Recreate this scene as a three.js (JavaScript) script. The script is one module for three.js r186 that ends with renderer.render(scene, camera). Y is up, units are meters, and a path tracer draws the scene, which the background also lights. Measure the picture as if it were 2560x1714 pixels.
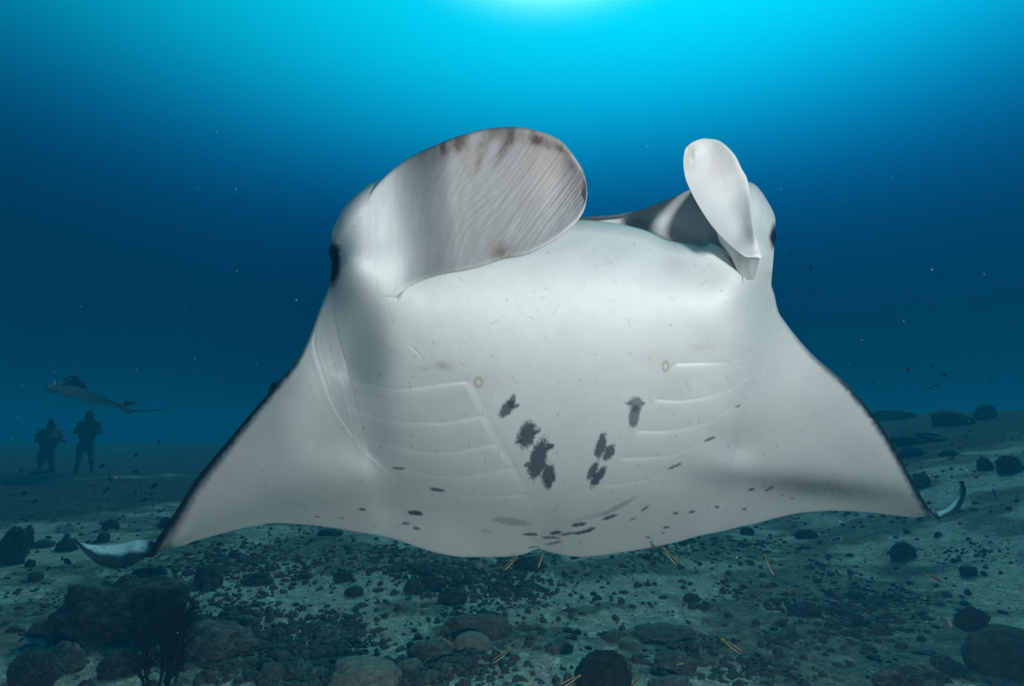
import * as THREE from 'three';
import { ImprovedNoise } from 'three/addons/math/ImprovedNoise.js';
import { mergeGeometries, mergeVertices } from 'three/addons/utils/BufferGeometryUtils.js';
import { MarchingCubes } from 'three/addons/objects/MarchingCubes.js';

// ------------------------------------------------------------------ camera, water light, sun, strobe, exposure
const F = 1426, CX = 1280, CY = 857, PITCH = THREE.MathUtils.degToRad(9.7);
const EYE = new THREE.Vector3(0, 1.2, 0);
const scene = new THREE.Scene();
const camera = new THREE.PerspectiveCamera(2 * Math.atan(857 / F) * 180 / Math.PI, 2560 / 1714, 0.05, 400);
camera.position.copy(EYE);
camera.rotation.x = PITCH;

const renderer = new THREE.WebGLRenderer({ antialias: true });
renderer.toneMapping = THREE.LinearToneMapping;
renderer.toneMappingExposure = 0.75;
renderer.shadowMap.enabled = true;

const { lerp, clamp } = THREE.MathUtils;
const sstep = (a, b, x) => { const t = clamp((x - a) / (b - a), 0, 1); return t * t * (3 - 2 * t); };
const DEG = Math.PI / 180;
const SUN_EL = 46 * DEG, SUN_AZ = 26 * DEG, GLOW = 1.4;            // azimuth to the right of straight ahead
const sunDir = new THREE.Vector3(Math.sin(SUN_AZ) * Math.cos(SUN_EL), Math.sin(SUN_EL), -Math.cos(SUN_AZ) * Math.cos(SUN_EL));
const rise = (el, lo, mid, hi, steep) => lo + (hi - lo) / (1 + Math.exp(-(el - mid) / steep));
{ // the glowing water above: a bright surface towards the sun, falling off to deep blue at the horizon and away from the sun
  const W = 1024, H = 512, data = new Float32Array(W * H * 4);
  for (let r = 0; r < H; r++) {
    const el = ((r + 0.5) / H - 0.5) * Math.PI, y = Math.sin(el), c = Math.cos(el), e = el / DEG;
    for (let k = 0; k < W; k++) {
      const a = ((k + 0.5) / W - 0.5) * 2 * Math.PI, x = Math.cos(a) * c, z = Math.sin(a) * c;
      let da = Math.atan2(x, -z) - SUN_AZ; if (da > Math.PI) da -= 2 * Math.PI; if (da < -Math.PI) da += 2 * Math.PI;
      const near = 0.04 + 0.96 * Math.exp(-Math.pow(da / DEG / 80, 2)), high = sstep(41, 63, e), side = lerp(near, 0.08, high);
      const core = Math.exp(-Math.pow(Math.hypot((e - SUN_EL / DEG) / 5.2, (da / DEG + 21) * c / 11), 4));
      const o = (r * W + k) * 4;
      data[o] = 0.0002 + 0.75 * core;
      data[o + 1] = GLOW * (0.0095 + side * rise(e, 0.005, 32.6, 0.95, 4.2) + 0.9 * core);
      data[o + 2] = GLOW * (0.028 + side * rise(e, 0.014, 30.6, 1.28, 5.0) + 0.6 * core);
      data[o + 3] = 1;
    }
  }
  const t = new THREE.DataTexture(data, W, H, THREE.RGBAFormat, THREE.FloatType);
  t.mapping = THREE.EquirectangularReflectionMapping;
  t.magFilter = t.minFilter = THREE.LinearFilter;
  t.needsUpdate = true;
  scene.background = t;
  scene.environment = t;
}
const sun = new THREE.DirectionalLight(new THREE.Color().setRGB(0.6, 1.0, 0.72), 0.84);
sun.name = 'sun';
sun.position.copy(sunDir).multiplyScalar(30);
sun.castShadow = true;
sun.shadow.radius = 24;
sun.shadow.mapSize.set(2048, 2048);
Object.assign(sun.shadow.camera, { left: -12, right: 12, top: 12, bottom: -12, near: 1, far: 80 });
sun.target.position.set(0, 0, -3);
scene.add(sun, sun.target);
scene.fog = new THREE.FogExp2(new THREE.Color().setRGB(0.012, 0.58, 1.0), 0.023);

// ------------------------------------------------------------------ helpers
function rng(seed) { let a = seed >>> 0; return () => { a = (a + 0x6d2b79f5) | 0; let t = Math.imul(a ^ (a >>> 15), 1 | a); t = (t + Math.imul(t ^ (t >>> 7), 61 | t)) ^ t; return ((t ^ (t >>> 14)) >>> 0) / 4294967296; }; }
const perlin = new ImprovedNoise();
const noise = (x, y = 0, z = 0) => perlin.noise(x + 13.37, y + 7.77, z + 3.31);
function fbm(x, y, z, oct = 4) { let s = 0, a = 0.5; for (let i = 0; i < oct; i++) { s += a * noise(x, y, z); x = x * 2.03 + 5.1; y = y * 2.03 + 1.7; z = z * 2.03 + 9.2; a *= 0.5; } return s; }
const CP = Math.cos(PITCH), SP = Math.sin(PITCH);
// photo pixel (of 2560 x 1714) and distance along the lens axis, in metres, to a place in the world
function at(px, py, d) { const x = (px - CX) / F * d, y = -(py - CY) / F * d; return new THREE.Vector3(EYE.x + x, EYE.y + y * CP + d * SP, EYE.z + y * SP - d * CP); }
// monotone cubic interpolation
function pchip(xs, ys) {
  const n = xs.length, h = [], dl = [], m = new Array(n).fill(0);
  for (let i = 0; i < n - 1; i++) { h.push(xs[i + 1] - xs[i]); dl.push((ys[i + 1] - ys[i]) / h[i]); }
  for (let i = 1; i < n - 1; i++) if (dl[i - 1] * dl[i] > 0) { const a = 2 * h[i] + h[i - 1], b = h[i] + 2 * h[i - 1]; m[i] = (a + b) / (a / dl[i - 1] + b / dl[i]); }
  m[0] = dl[0]; m[n - 1] = dl[n - 2];
  return (x) => {
    if (x <= xs[0]) return ys[0];
    if (x >= xs[n - 1]) return ys[n - 1];
    let i = 0; while (x > xs[i + 1]) i++;
    const t = (x - xs[i]) / h[i], t2 = t * t, t3 = t2 * t;
    return (2 * t3 - 3 * t2 + 1) * ys[i] + (t3 - 2 * t2 + t) * h[i] * m[i] + (-2 * t3 + 3 * t2) * ys[i + 1] + (t3 - t2) * h[i] * m[i + 1];
  };
}
const names = new Map();
function numbered(name) { const n = names.get(name) ?? 0; names.set(name, n + 1); return n ? name + '_' + String(n).padStart(3, '0') : name; }
function tag(o, label, category, group, kind) {
  if (label) o.userData.label = label;
  if (category) o.userData.category = category;
  if (group) o.userData.group = group;
  if (kind) o.userData.kind = kind;
  return o;
}
function shade(o) { o.traverse((c) => { if (c.isMesh) { c.castShadow = true; c.receiveShadow = true; } }); return o; }
function mesh(name, geo, mat, parent) { const m = new THREE.Mesh(geo, mat); m.name = parent ? name : numbered(name); m.castShadow = m.receiveShadow = true; (parent ?? scene).add(m); return m; }
function thing(name, label, category, pos, group) { const g = new THREE.Group(); g.name = numbered(name); scene.add(g); if (pos) g.position.copy(pos); return tag(g, label, category, group); }
const std = (o) => new THREE.MeshStandardMaterial({ roughness: 0.8, metalness: 0, ...o });
function indexed(pos, idx, col) {
  const g = new THREE.BufferGeometry();
  g.setAttribute('position', new THREE.Float32BufferAttribute(pos, 3));
  if (col) g.setAttribute('color', new THREE.Float32BufferAttribute(col, 3));
  g.setIndex(idx);
  g.computeVertexNormals();
  return g;
}
const LIN = (c) => { const k = new THREE.Color(c); return [k.r, k.g, k.b]; };
const mix3 = (a, b, t) => [lerp(a[0], b[0], t), lerp(a[1], b[1], t), lerp(a[2], b[2], t)];

// ------------------------------------------------------------------ the sea floor
function floorHeight(x, z) {
  const slope = x > 2.5 ? 0.22 * (x - 2.5) * sstep(2.5, 5.5, x) : 0;
  const cap = 2.1 * (1 - Math.exp(-slope / 1.6));
  const away = 0.028 * Math.max(0, -3.5 - z) * sstep(-3.5, -6, z);
  return cap * sstep(-1, -4.5, z) + 1.6 * (1 - Math.exp(-away / 1.6)) + 0.10 * fbm(x * 0.35, 0.3, z * 0.35, 3) + 0.045 * fbm(x * 1.3, 1.3, z * 1.3, 3) + 0.02 * fbm(x * 5, 2.3, z * 5, 2);
}
// where the line of sight through a pixel meets the floor
function onFloor(px, py) {
  const p = at(px, py, 1).sub(EYE);
  let d = 0.5;
  for (; d < 60; d += 0.02) { const x = EYE.x + p.x * d, y = EYE.y + p.y * d, z = EYE.z + p.z * d; if (y < floorHeight(x, z)) break; }
  const x = EYE.x + p.x * d, z = EYE.z + p.z * d;
  return { p: new THREE.Vector3(x, floorHeight(x, z), z), d };
}
// how much sand (1) or algal turf (0) covers the floor
function sandiness(x, z) {
  const big = fbm(x * 0.55 + 3, 4.2, z * 0.8 - 2, 3), mid = fbm(x * 2.1, 8.8, z * 2.6, 3);
  const left = 0.16 * sstep(0.6, -2.6, x) * sstep(-7, -3, z);
  return sstep(-0.02, 0.13, big * 0.75 + mid * 0.6 + left + 0.05 - 0.14 * sstep(-7, -11, z));  // sand thinned far out to darken the floor, as fading light would
}
function grainTexture(size, seed) { // fine sand and turf grain, tiles without a seam
  const r = rng(seed), d = new Uint8Array(size * size * 4), octaves = [[8, 0.16], [22, 0.42], [56, 0.62], [150, 0.6], [size, 0.5]];
  const f = new Float32Array(size * size);
  for (const [n, a] of octaves) {
    const g = new Float32Array(n * n).map(() => r() * 2 - 1);
    for (let y = 0; y < size; y++) for (let x = 0; x < size; x++) {
      const fx = x / size * n, fy = y / size * n, ix = Math.floor(fx), iy = Math.floor(fy), u = fx - ix, v = fy - iy, su = u * u * (3 - 2 * u), sv = v * v * (3 - 2 * v);
      const q = (i, j) => g[((iy + j) % n) * n + (ix + i) % n];
      f[y * size + x] += a * lerp(lerp(q(0, 0), q(1, 0), su), lerp(q(0, 1), q(1, 1), su), sv);
    }
  }
  for (let i = 0; i < size * size; i++) { const v = clamp(196 + 92 * f[i], 30, 255); d[i * 4] = d[i * 4 + 1] = d[i * 4 + 2] = v; d[i * 4 + 3] = 255; }
  const t = new THREE.DataTexture(d, size, size);
  t.wrapS = t.wrapT = THREE.RepeatWrapping; t.magFilter = THREE.LinearFilter; t.minFilter = THREE.LinearMipmapLinearFilter; t.generateMipmaps = true; t.needsUpdate = true;
  return t;
}
const grain = grainTexture(1024, 5);
{
  const NX = 520, NZ = 620, pos = [], col = [], uv = [], idx = [];
  const xs = [], zs = [];
  for (let i = 0; i <= NX; i++) { const t = i / NX * 2 - 1; xs.push(Math.sign(t) * (3.2 * Math.abs(t) + 80 * Math.pow(Math.abs(t), 4.5))); }
  for (let j = 0; j <= NZ; j++) { const t = j / NZ; zs.push(3 - (11 * t + 80 * Math.pow(t, 4.5))); }
  for (let j = 0; j <= NZ; j++) for (let i = 0; i <= NX; i++) {
    const x = xs[i], z = zs[j];
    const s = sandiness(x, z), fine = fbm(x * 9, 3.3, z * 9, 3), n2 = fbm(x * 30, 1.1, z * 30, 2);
    const near = Math.abs(x) < 12 && z > -16;
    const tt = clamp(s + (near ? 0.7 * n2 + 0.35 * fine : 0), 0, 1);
    const turf = mix3([0.13, 0.135, 0.1], [0.38, 0.385, 0.29], clamp(0.5 + 1.3 * fine, 0, 1));
    const sand = mix3([0.64, 0.62, 0.5], [0.8, 0.77, 0.63], clamp(0.5 + fine, 0, 1));
    const farShade = sstep(-0.12, 0.1, fbm(x * 0.3 + 9, 6.1, z * 0.42, 4) + lerp(-0.35, 0.32, sstep(-6.5, -11, z)));   // patchy darkening farther out, painting in the light lost with distance
    const c = mix3(mix3(turf, sand, tt), [0.045, 0.06, 0.048], 0.85 * farShade);
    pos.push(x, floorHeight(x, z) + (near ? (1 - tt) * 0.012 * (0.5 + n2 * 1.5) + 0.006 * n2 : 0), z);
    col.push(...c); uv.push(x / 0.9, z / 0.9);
  }
  for (let j = 0; j < NZ; j++) for (let i = 0; i < NX; i++) { const a = j * (NX + 1) + i, b = a + 1, c = a + NX + 1, d = c + 1; idx.push(a, b, c, b, d, c); }
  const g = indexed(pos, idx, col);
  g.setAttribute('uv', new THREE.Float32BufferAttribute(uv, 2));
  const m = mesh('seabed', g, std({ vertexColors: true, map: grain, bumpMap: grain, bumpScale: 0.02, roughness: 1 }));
  m.userData.kind = 'structure';
}

// ------------------------------------------------------------------ rocks
const rockMat = std({ vertexColors: true, roughness: 1 });
function rockGeometry(seed, { lump = 0.28, fine = 0.06, flat = 0.0, detail = 24, tone = [0.036, 0.052, 0.046], tone2 = [0.135, 0.178, 0.152], round = 0 } = {}) {
  let g = new THREE.SphereGeometry(0.5, detail * 2, detail);
  g.deleteAttribute('uv'); g.deleteAttribute('normal');
  g = mergeVertices(g, 1e-4);
  const p = g.attributes.position, col = [], o = seed * 7.31;
  for (let i = 0; i < p.count; i++) {
    const x = p.getX(i), y = p.getY(i), z = p.getZ(i);
    const big = fbm(x * 1.7 + o, y * 1.7, z * 1.7, 3), f = fbm(x * 7 + o, y * 7, z * 7, 3), ff = noise(x * 22 + o, y * 22, z * 22), f3 = noise(x * 55 + o, y * 55, z * 55);
    const ridged = Math.abs(noise(x * 3.1 + o, y * 3.1 + 4, z * 3.1));
    let s = 1 + lump * (big * 1.9 - (1 - round) * ridged * 0.7) + fine * (f * 2 + ff * 0.7 + (detail > 20 ? f3 * 0.35 : 0));
    let yy = y * s;
    if (flat && yy > 0) yy = yy * (1 - flat) + flat * 0.25 * Math.tanh(yy * 4);
    if (yy < -0.32) yy = -0.32 - (yy + 0.32) * -0.3;
    p.setXYZ(i, x * s, yy, z * s);
    const t = clamp(0.5 + 1.0 * f + 0.7 * ff + 0.35 * big + 0.5 * f3, 0, 1);
    const c = mix3(tone, tone2, t * t);
    col.push(...c);
  }
  g.setAttribute('color', new THREE.Float32BufferAttribute(col, 3));
  g.computeVertexNormals();
  return g;
}
function placeRock(name, label, category, px, baseY, wpx, hpx, opt = {}, group) {
  const { p, d } = onFloor(px, baseY);
  const w = wpx / F * d, h = hpx / F * d;
  const g = rockGeometry(opt.seed ?? Math.round(px * 3 + baseY), { ...opt, detail: Math.round((opt.detail ?? 24) * 1.7) });
  const m = mesh(name, g, rockMat);
  m.scale.set(w / 0.98, h * 0.74 / 0.72, (opt.deep ?? 0.62) * w);
  m.rotation.y = 0;
  m.position.set(p.x, p.y + h * 0.2, p.z - 0.36 * w * (opt.deep ?? 0.62));
  return tag(m, label, category, group);
}
const DARK = { tone: [0.015, 0.023, 0.022], tone2: [0.078, 0.11, 0.098] };
const PALE = { tone: [0.12, 0.145, 0.115], tone2: [0.23, 0.26, 0.21], fine: 0.035 };
placeRock('boulder', 'massive dark overhanging boulder below the curled wing tip', 'rock', 262, 1612, 350, 196, { ...DARK, seed: 41, detail: 44, lump: 0.36, fine: 0.07 });
placeRock('boulder', 'low flat-topped boulder beside the black coral bush', 'rock', 508, 1650, 205, 112, { seed: 12, detail: 36, lump: 0.3, flat: 0.3 });
placeRock('round_rock', 'round knobbly rock in the sand in front of the massive boulder', 'rock', 282, 1698, 106, 84, { ...DARK, seed: 23, detail: 30, lump: 0.2, round: 0.6 });
placeRock('boulder', 'dark upright lump of reef rock in the sand left of the round knobbly rock', 'rock', 62, 1722, 116, 122, { ...DARK, seed: 5, detail: 30 });
placeRock('boulder', 'brown pitted rock between the dark upright lump and the round rock', 'rock', 140, 1688, 100, 92, { seed: 9, detail: 28 });
placeRock('rock', 'small rock at the left foot of the massive boulder', 'rock', 92, 1592, 66, 44, { seed: 14 });
placeRock('boulder', 'dark rock behind the massive boulder under the wing tip', 'rock', 356, 1466, 84, 62, { ...DARK, seed: 15, detail: 26 });
placeRock('boulder', 'dark squat rock among rubble right of the wing tip', 'rock', 512, 1474, 68, 78, { ...DARK, seed: 16, detail: 26 });
placeRock('boulder', 'dark wedge rock on pale sand below the left wing', 'rock', 636, 1464, 72, 40, { ...DARK, seed: 17 });
placeRock('rock', 'small pointed rock on the bare sand below the belly', 'rock', 852, 1456, 46, 38, { ...DARK, seed: 18, lump: 0.5 });
placeRock('rock', 'small dark egg-shaped rock on the bare sand below the belly', 'rock', 882, 1494, 50, 32, { ...DARK, seed: 19, round: 0.7 });
placeRock('rock', 'round dark rock first of three in a row below the belly', 'rock', 1032, 1486, 54, 42, { ...DARK, seed: 20, round: 0.5 });
placeRock('rock', 'jagged dark rock middle of three in a row below the belly', 'rock', 1076, 1476, 62, 50, { ...DARK, seed: 21, lump: 0.45 });
placeRock('rock', 'pitted dark rock last of three in a row below the belly', 'rock', 1130, 1512, 72, 52, { ...DARK, seed: 22 });
placeRock('slab', 'large pale grey slab leaning out of the rubble', 'rock', 905, 1740, 190, 122, { ...PALE, seed: 24, detail: 36, flat: 0.5, lump: 0.3, deep: 0.7 });
placeRock('boulder', 'grey-green flat boulder beside the large pale slab', 'rock', 1078, 1652, 116, 60, { seed: 25, detail: 30, flat: 0.3 });
placeRock('boulder', 'broad mossy boulder behind the pale dome coral', 'rock', 1190, 1598, 176, 74, { seed: 26, detail: 36, flat: 0.2, lump: 0.22, tone: [0.06, 0.066, 0.05], tone2: [0.15, 0.15, 0.115] });
placeRock('dome_coral', 'smooth pale green dome coral on the mossy boulder', 'coral', 1180, 1634, 96, 60, { ...PALE, seed: 27, lump: 0.1, fine: 0.015, round: 1, detail: 28 });
placeRock('boulder', 'dark boulder on the sand under the pelvic fins', 'rock', 1322, 1426, 74, 44, { ...DARK, seed: 28, detail: 24 });
placeRock('boulder', 'black ball-shaped boulder among the yellow-striped fish', 'rock', 1515, 1740, 146, 132, { tone: [0.007, 0.008, 0.007], tone2: [0.03, 0.032, 0.02], seed: 29, detail: 36, lump: 0.12, round: 0.8 });
placeRock('rock', 'lumpy grey rock behind the black ball-shaped boulder', 'rock', 1398, 1632, 68, 42, { seed: 30 });
placeRock('rock', 'small oval stone touching the top of the black ball-shaped boulder', 'rock', 1530, 1606, 46, 28, { seed: 31, round: 0.5 });
placeRock('slab', 'long layered rock slab on grey turf', 'rock', 1674, 1606, 144, 52, { seed: 32, detail: 30, flat: 0.3 });
placeRock('boulder', 'rounded turf-covered rock with a tiny yellow fish above it', 'rock', 1692, 1686, 108, 62, { seed: 33, detail: 28, round: 0.4 });
placeRock('boulder', 'domed grey rock poking up in front of the layered slab', 'rock', 1680, 1740, 110, 50, { seed: 34, round: 0.6 });
placeRock('stone', 'isolated dark oval stone on grey turf', 'rock', 1733, 1505, 46, 22, { ...DARK, seed: 35, round: 0.7 });
placeRock('rock', 'dark block just below the right trailing edge', 'rock', 1872, 1338, 36, 26, { ...DARK, seed: 36 });
placeRock('rock', 'dark knobbly rock with a pebble at its side under the right wing', 'rock', 2022, 1346, 52, 30, { ...DARK, seed: 37 });
placeRock('boulder', 'dark ridge-shaped rock at the edge of the rubble bank', 'rock', 2022, 1542, 82, 40, { ...DARK, seed: 38, detail: 26 });
placeRock('boulder', 'dark ball of reef rock alone on open sand below the right wing tip', 'rock', 2270, 1398, 62, 56, { ...DARK, seed: 39, round: 0.6, detail: 26, lump: 0.18 });
placeRock('rock', 'small knobbly rock alone on open turf above the black fish', 'rock', 2431, 1441, 44, 34, { ...DARK, seed: 40 });
placeRock('pebble', 'single dark pebble on sand above the ball of reef rock', 'rock', 2350, 1342, 20, 13, { ...DARK, seed: 42, round: 0.6 });
placeRock('boulder', 'big smooth round boulder just beyond the black fish', 'rock', 2556, 1694, 196, 150, { tone: [0.035, 0.04, 0.032], tone2: [0.085, 0.09, 0.07], seed: 43, detail: 40, lump: 0.12, fine: 0.03, round: 0.8 });
placeRock('coral_head', 'wide speckled coral head beside the smooth round boulder', 'coral', 2302, 1740, 170, 84, { seed: 44, detail: 34, fine: 0.09, tone: [0.03, 0.035, 0.026], tone2: [0.16, 0.17, 0.12] });
placeRock('boulder', 'round rock resting against the speckled coral head', 'rock', 2384, 1692, 82, 56, { ...DARK, seed: 45, round: 0.6 });
placeRock('stone', 'round dark stone on the sand below the black fish', 'rock', 2310, 1607, 24, 20, { ...DARK, seed: 46, round: 0.7 });
placeRock('stone', 'small dark stone next to the round dark stone', 'rock', 2265, 1624, 16, 12, { ...DARK, seed: 47 });
placeRock('rock', 'brown rock on the slope inside the wing tip curl', 'rock', 2312, 1216, 44, 44, { seed: 48 });
placeRock('rock', 'blocky dark rock on the right-hand slope', 'rock', 2471, 1176, 40, 42, { ...DARK, seed: 49 });
placeRock('boulder', 'wedge-shaped dark boulder on the right-hand slope', 'rock', 2540, 1180, 66, 58, { ...DARK, seed: 50 });
placeRock('rock', 'low brown rock with a pale rim on the slope', 'rock', 2382, 1140, 46, 24, { seed: 51 });
placeRock('boulder', 'long dark outcrop across the right-hand slope', 'rock', 2318, 1108, 130, 44, { ...DARK, seed: 52, detail: 30, lump: 0.4 });
placeRock('boulder', 'dark boulder under the long outcrop on the slope', 'rock', 2290, 1142, 60, 36, { ...DARK, seed: 53 });
placeRock('boulder', 'tall faint boulder high on the right-hand slope', 'rock', 2476, 1048, 54, 56, { ...DARK, seed: 54 });
placeRock('boulder', 'broad faint reef mound high on the right-hand slope', 'rock', 2400, 1064, 110, 52, { ...DARK, seed: 55, lump: 0.4 });
placeRock('boulder', 'faint jagged reef mound behind the right wing edge', 'rock', 2235, 1050, 150, 40, { ...DARK, seed: 56, lump: 0.4 });
placeRock('coral_pillar', 'tall dark coral pillar at the edge of the white sand patch', 'coral', 18, 1412, 66, 126, { ...DARK, seed: 57, lump: 0.5, detail: 30 });
placeRock('coral_pillar', 'slender dark coral pillar beside the taller one', 'coral', 60, 1374, 30, 82, { ...DARK, seed: 58, lump: 0.4 });
placeRock('rock', 'dark upright rock at the tip of the curled left wing', 'rock', 158, 1378, 50, 48, { ...DARK, seed: 59, lump: 0.4 });
placeRock('rock', 'dark cone-shaped rock behind the curled left wing tip', 'rock', 250, 1358, 34, 38, { ...DARK, seed: 60 });
placeRock('rock', 'faint mound of rock farther off behind the curled wing tip', 'rock', 268, 1322, 40, 34, { ...DARK, seed: 61 });
placeRock('rock', 'low flat rock between the coral pillars and the wing tip', 'rock', 100, 1370, 54, 26, { seed: 62 });
placeRock('rock', 'pair-like cleft rock on the white sand patch', 'rock', 68, 1420, 26, 28, { ...DARK, seed: 63 });
placeRock('rock', 'branchy lump of dead coral on the white sand patch', 'rock', 78, 1454, 38, 34, { seed: 64, lump: 0.45 });
placeRock('rock', 'low dark rock just under the left trailing edge', 'rock', 820, 1338, 60, 22, { ...DARK, seed: 65 });
placeRock('boulder', 'faint dark rock behind the lower left leading edge', 'rock', 408, 1318, 36, 32, { ...DARK, seed: 66 });

// rubble: the larger pieces each on their own, the finest as one litter
{
  const r = rng(77), protos = [];
  for (let k = 0; k < 7; k++) protos.push(rockGeometry(100 + k, { ...(k % 3 ? DARK : {}), detail: 10, lump: 0.4, fine: 0.12, round: (k % 2) * 0.5 }));
  // px, py, spread x, spread y, how many, size in metres
  const fields = [
    [600, 1395, 150, 40, 34, 0.10], [700, 1425, 120, 30, 16, 0.08], [500, 1440, 90, 40, 20, 0.10], [620, 1560, 70, 60, 26, 0.10], [700, 1625, 110, 50, 34, 0.10],
    [840, 1590, 70, 45, 34, 0.09], [760, 1690, 130, 30, 34, 0.11], [1130, 1660, 90, 40, 24, 0.09], [1010, 1690, 60, 30, 14, 0.10], [1190, 1440, 120, 40, 44, 0.09],
    [1270, 1475, 70, 30, 24, 0.08], [1060, 1425, 90, 18, 24, 0.10], [960, 1385, 80, 20, 18, 0.09], [1180, 1545, 90, 25, 10, 0.07],
    [2120, 1535, 85, 45, 46, 0.085], [2220, 1500, 70, 22, 20, 0.07], [2190, 1570, 60, 40, 18, 0.075], [1960, 1600, 40, 18, 9, 0.07], [1900, 1680, 90, 25, 12, 0.08], [1740, 1620, 50, 20, 10, 0.07],
    [1640, 1385, 60, 16, 10, 0.07], [1760, 1365, 70, 14, 12, 0.08], [1905, 1358, 60, 10, 10, 0.07], [1830, 1470, 40, 22, 10, 0.05], [2080, 1440, 80, 20, 8, 0.06],
    [2420, 1385, 80, 22, 10, 0.05], [1940, 1505, 40, 14, 6, 0.07], [90, 1500, 80, 40, 8, 0.06], [420, 1510, 60, 30, 10, 0.08], [1420, 1440, 40, 30, 5, 0.05],
  ];
  let n = 0;
  for (const [px, py, sx, sy, count, size] of fields) for (let k = 0; k < count && n < 300; k += 2) {
    const g = () => (r() + r() + r()) * 2 / 3 - 1;
    const { p, d } = onFloor(px + g() * sx * 1.3, py + g() * sy * 1.3);
    if (d > 30) continue;
    const m = mesh('rubble_stone', protos[Math.floor(r() * protos.length)], rockMat);
    const s = size * (0.5 + 0.9 * r() * r());
    m.scale.set(s * (0.8 + 0.8 * r()), s * (0.5 + 0.5 * r()), s * (0.8 + 0.5 * r()));
    m.rotation.set((r() - 0.5) * 0.5, r() * 6.28, (r() - 0.5) * 0.5);
    m.position.set(p.x, p.y + m.scale.y * 0.2, p.z);
    const where = py > 1640 ? (px < 1300 ? 'at the foot of the large pale slab' : 'in front of the layered rock slab') : px < 550 ? 'round the low flat-topped boulder' : px < 760 ? (py < 1500 ? 'below the left wing' : 'between the flat-topped boulder and the pale slab') : px < 1000 ? (py < 1500 ? 'under the left pelvic fin' : 'behind the pale slab') : px < 1500 ? (py < 1500 ? 'under the pelvic fins' : 'round the pale dome coral') : px < 1850 ? 'below the right trailing edge' : py < 1400 ? 'under the right wing' : px > 2350 ? 'round the small knobbly rock on open turf' : 'in the rubble bank left of the black fish';
    tag(m, 'fist-sized dark rubble stone ' + where, 'stone', 'rubble stones ' + where);
    n++;
  }
  const geo = rockGeometry(140, { detail: 5, lump: 0.5, fine: 0.15, tone: [0.04, 0.045, 0.038], tone2: [0.12, 0.12, 0.095] });
  const mats = [], tmp = new THREE.Object3D();
  const put = (p, s) => { tmp.position.set(p.x, p.y + s * 0.15, p.z); tmp.scale.set(s * (0.7 + r()), s * (0.5 + 0.5 * r()), s * (0.7 + r() * 0.6)); tmp.rotation.set(r() - 0.5, r() * 6.28, r() - 0.5); tmp.updateMatrix(); mats.push(tmp.matrix.clone()); };
  for (const [px, py, sx, sy, count, size] of fields) for (let k = 0; k < count * 13; k++) {
    const g = () => (r() + r() + r()) * 2 / 3 - 1;
    const { p, d } = onFloor(px + g() * sx * 2.3, py + g() * sy * 2.1);
    if (d < 30) put(p, size * (0.14 + 0.55 * r() * r()));
  }
  for (let k = 0; k < 13000; k++) { // strewn thinly everywhere, more where turf grows
    const d = 1.8 + 11 * Math.pow(r(), 1.4), a = (r() - 0.5) * 1.7, x = Math.tan(a) * d, z = -d;
    if (r() < 0.55 * sandiness(x, z)) continue;
    put(new THREE.Vector3(x, floorHeight(x, z), z), 0.012 + 0.05 * Math.pow(r(), 3));
  }
  const im = new THREE.InstancedMesh(geo, rockMat, mats.length);
  mats.forEach((m, i) => im.setMatrixAt(i, m));
  im.name = 'coral_gravel'; im.castShadow = im.receiveShadow = true;
  tag(im, 'fine dark coral gravel strewn over sand and turf', 'gravel', null, 'stuff');
  scene.add(im);
}
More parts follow.
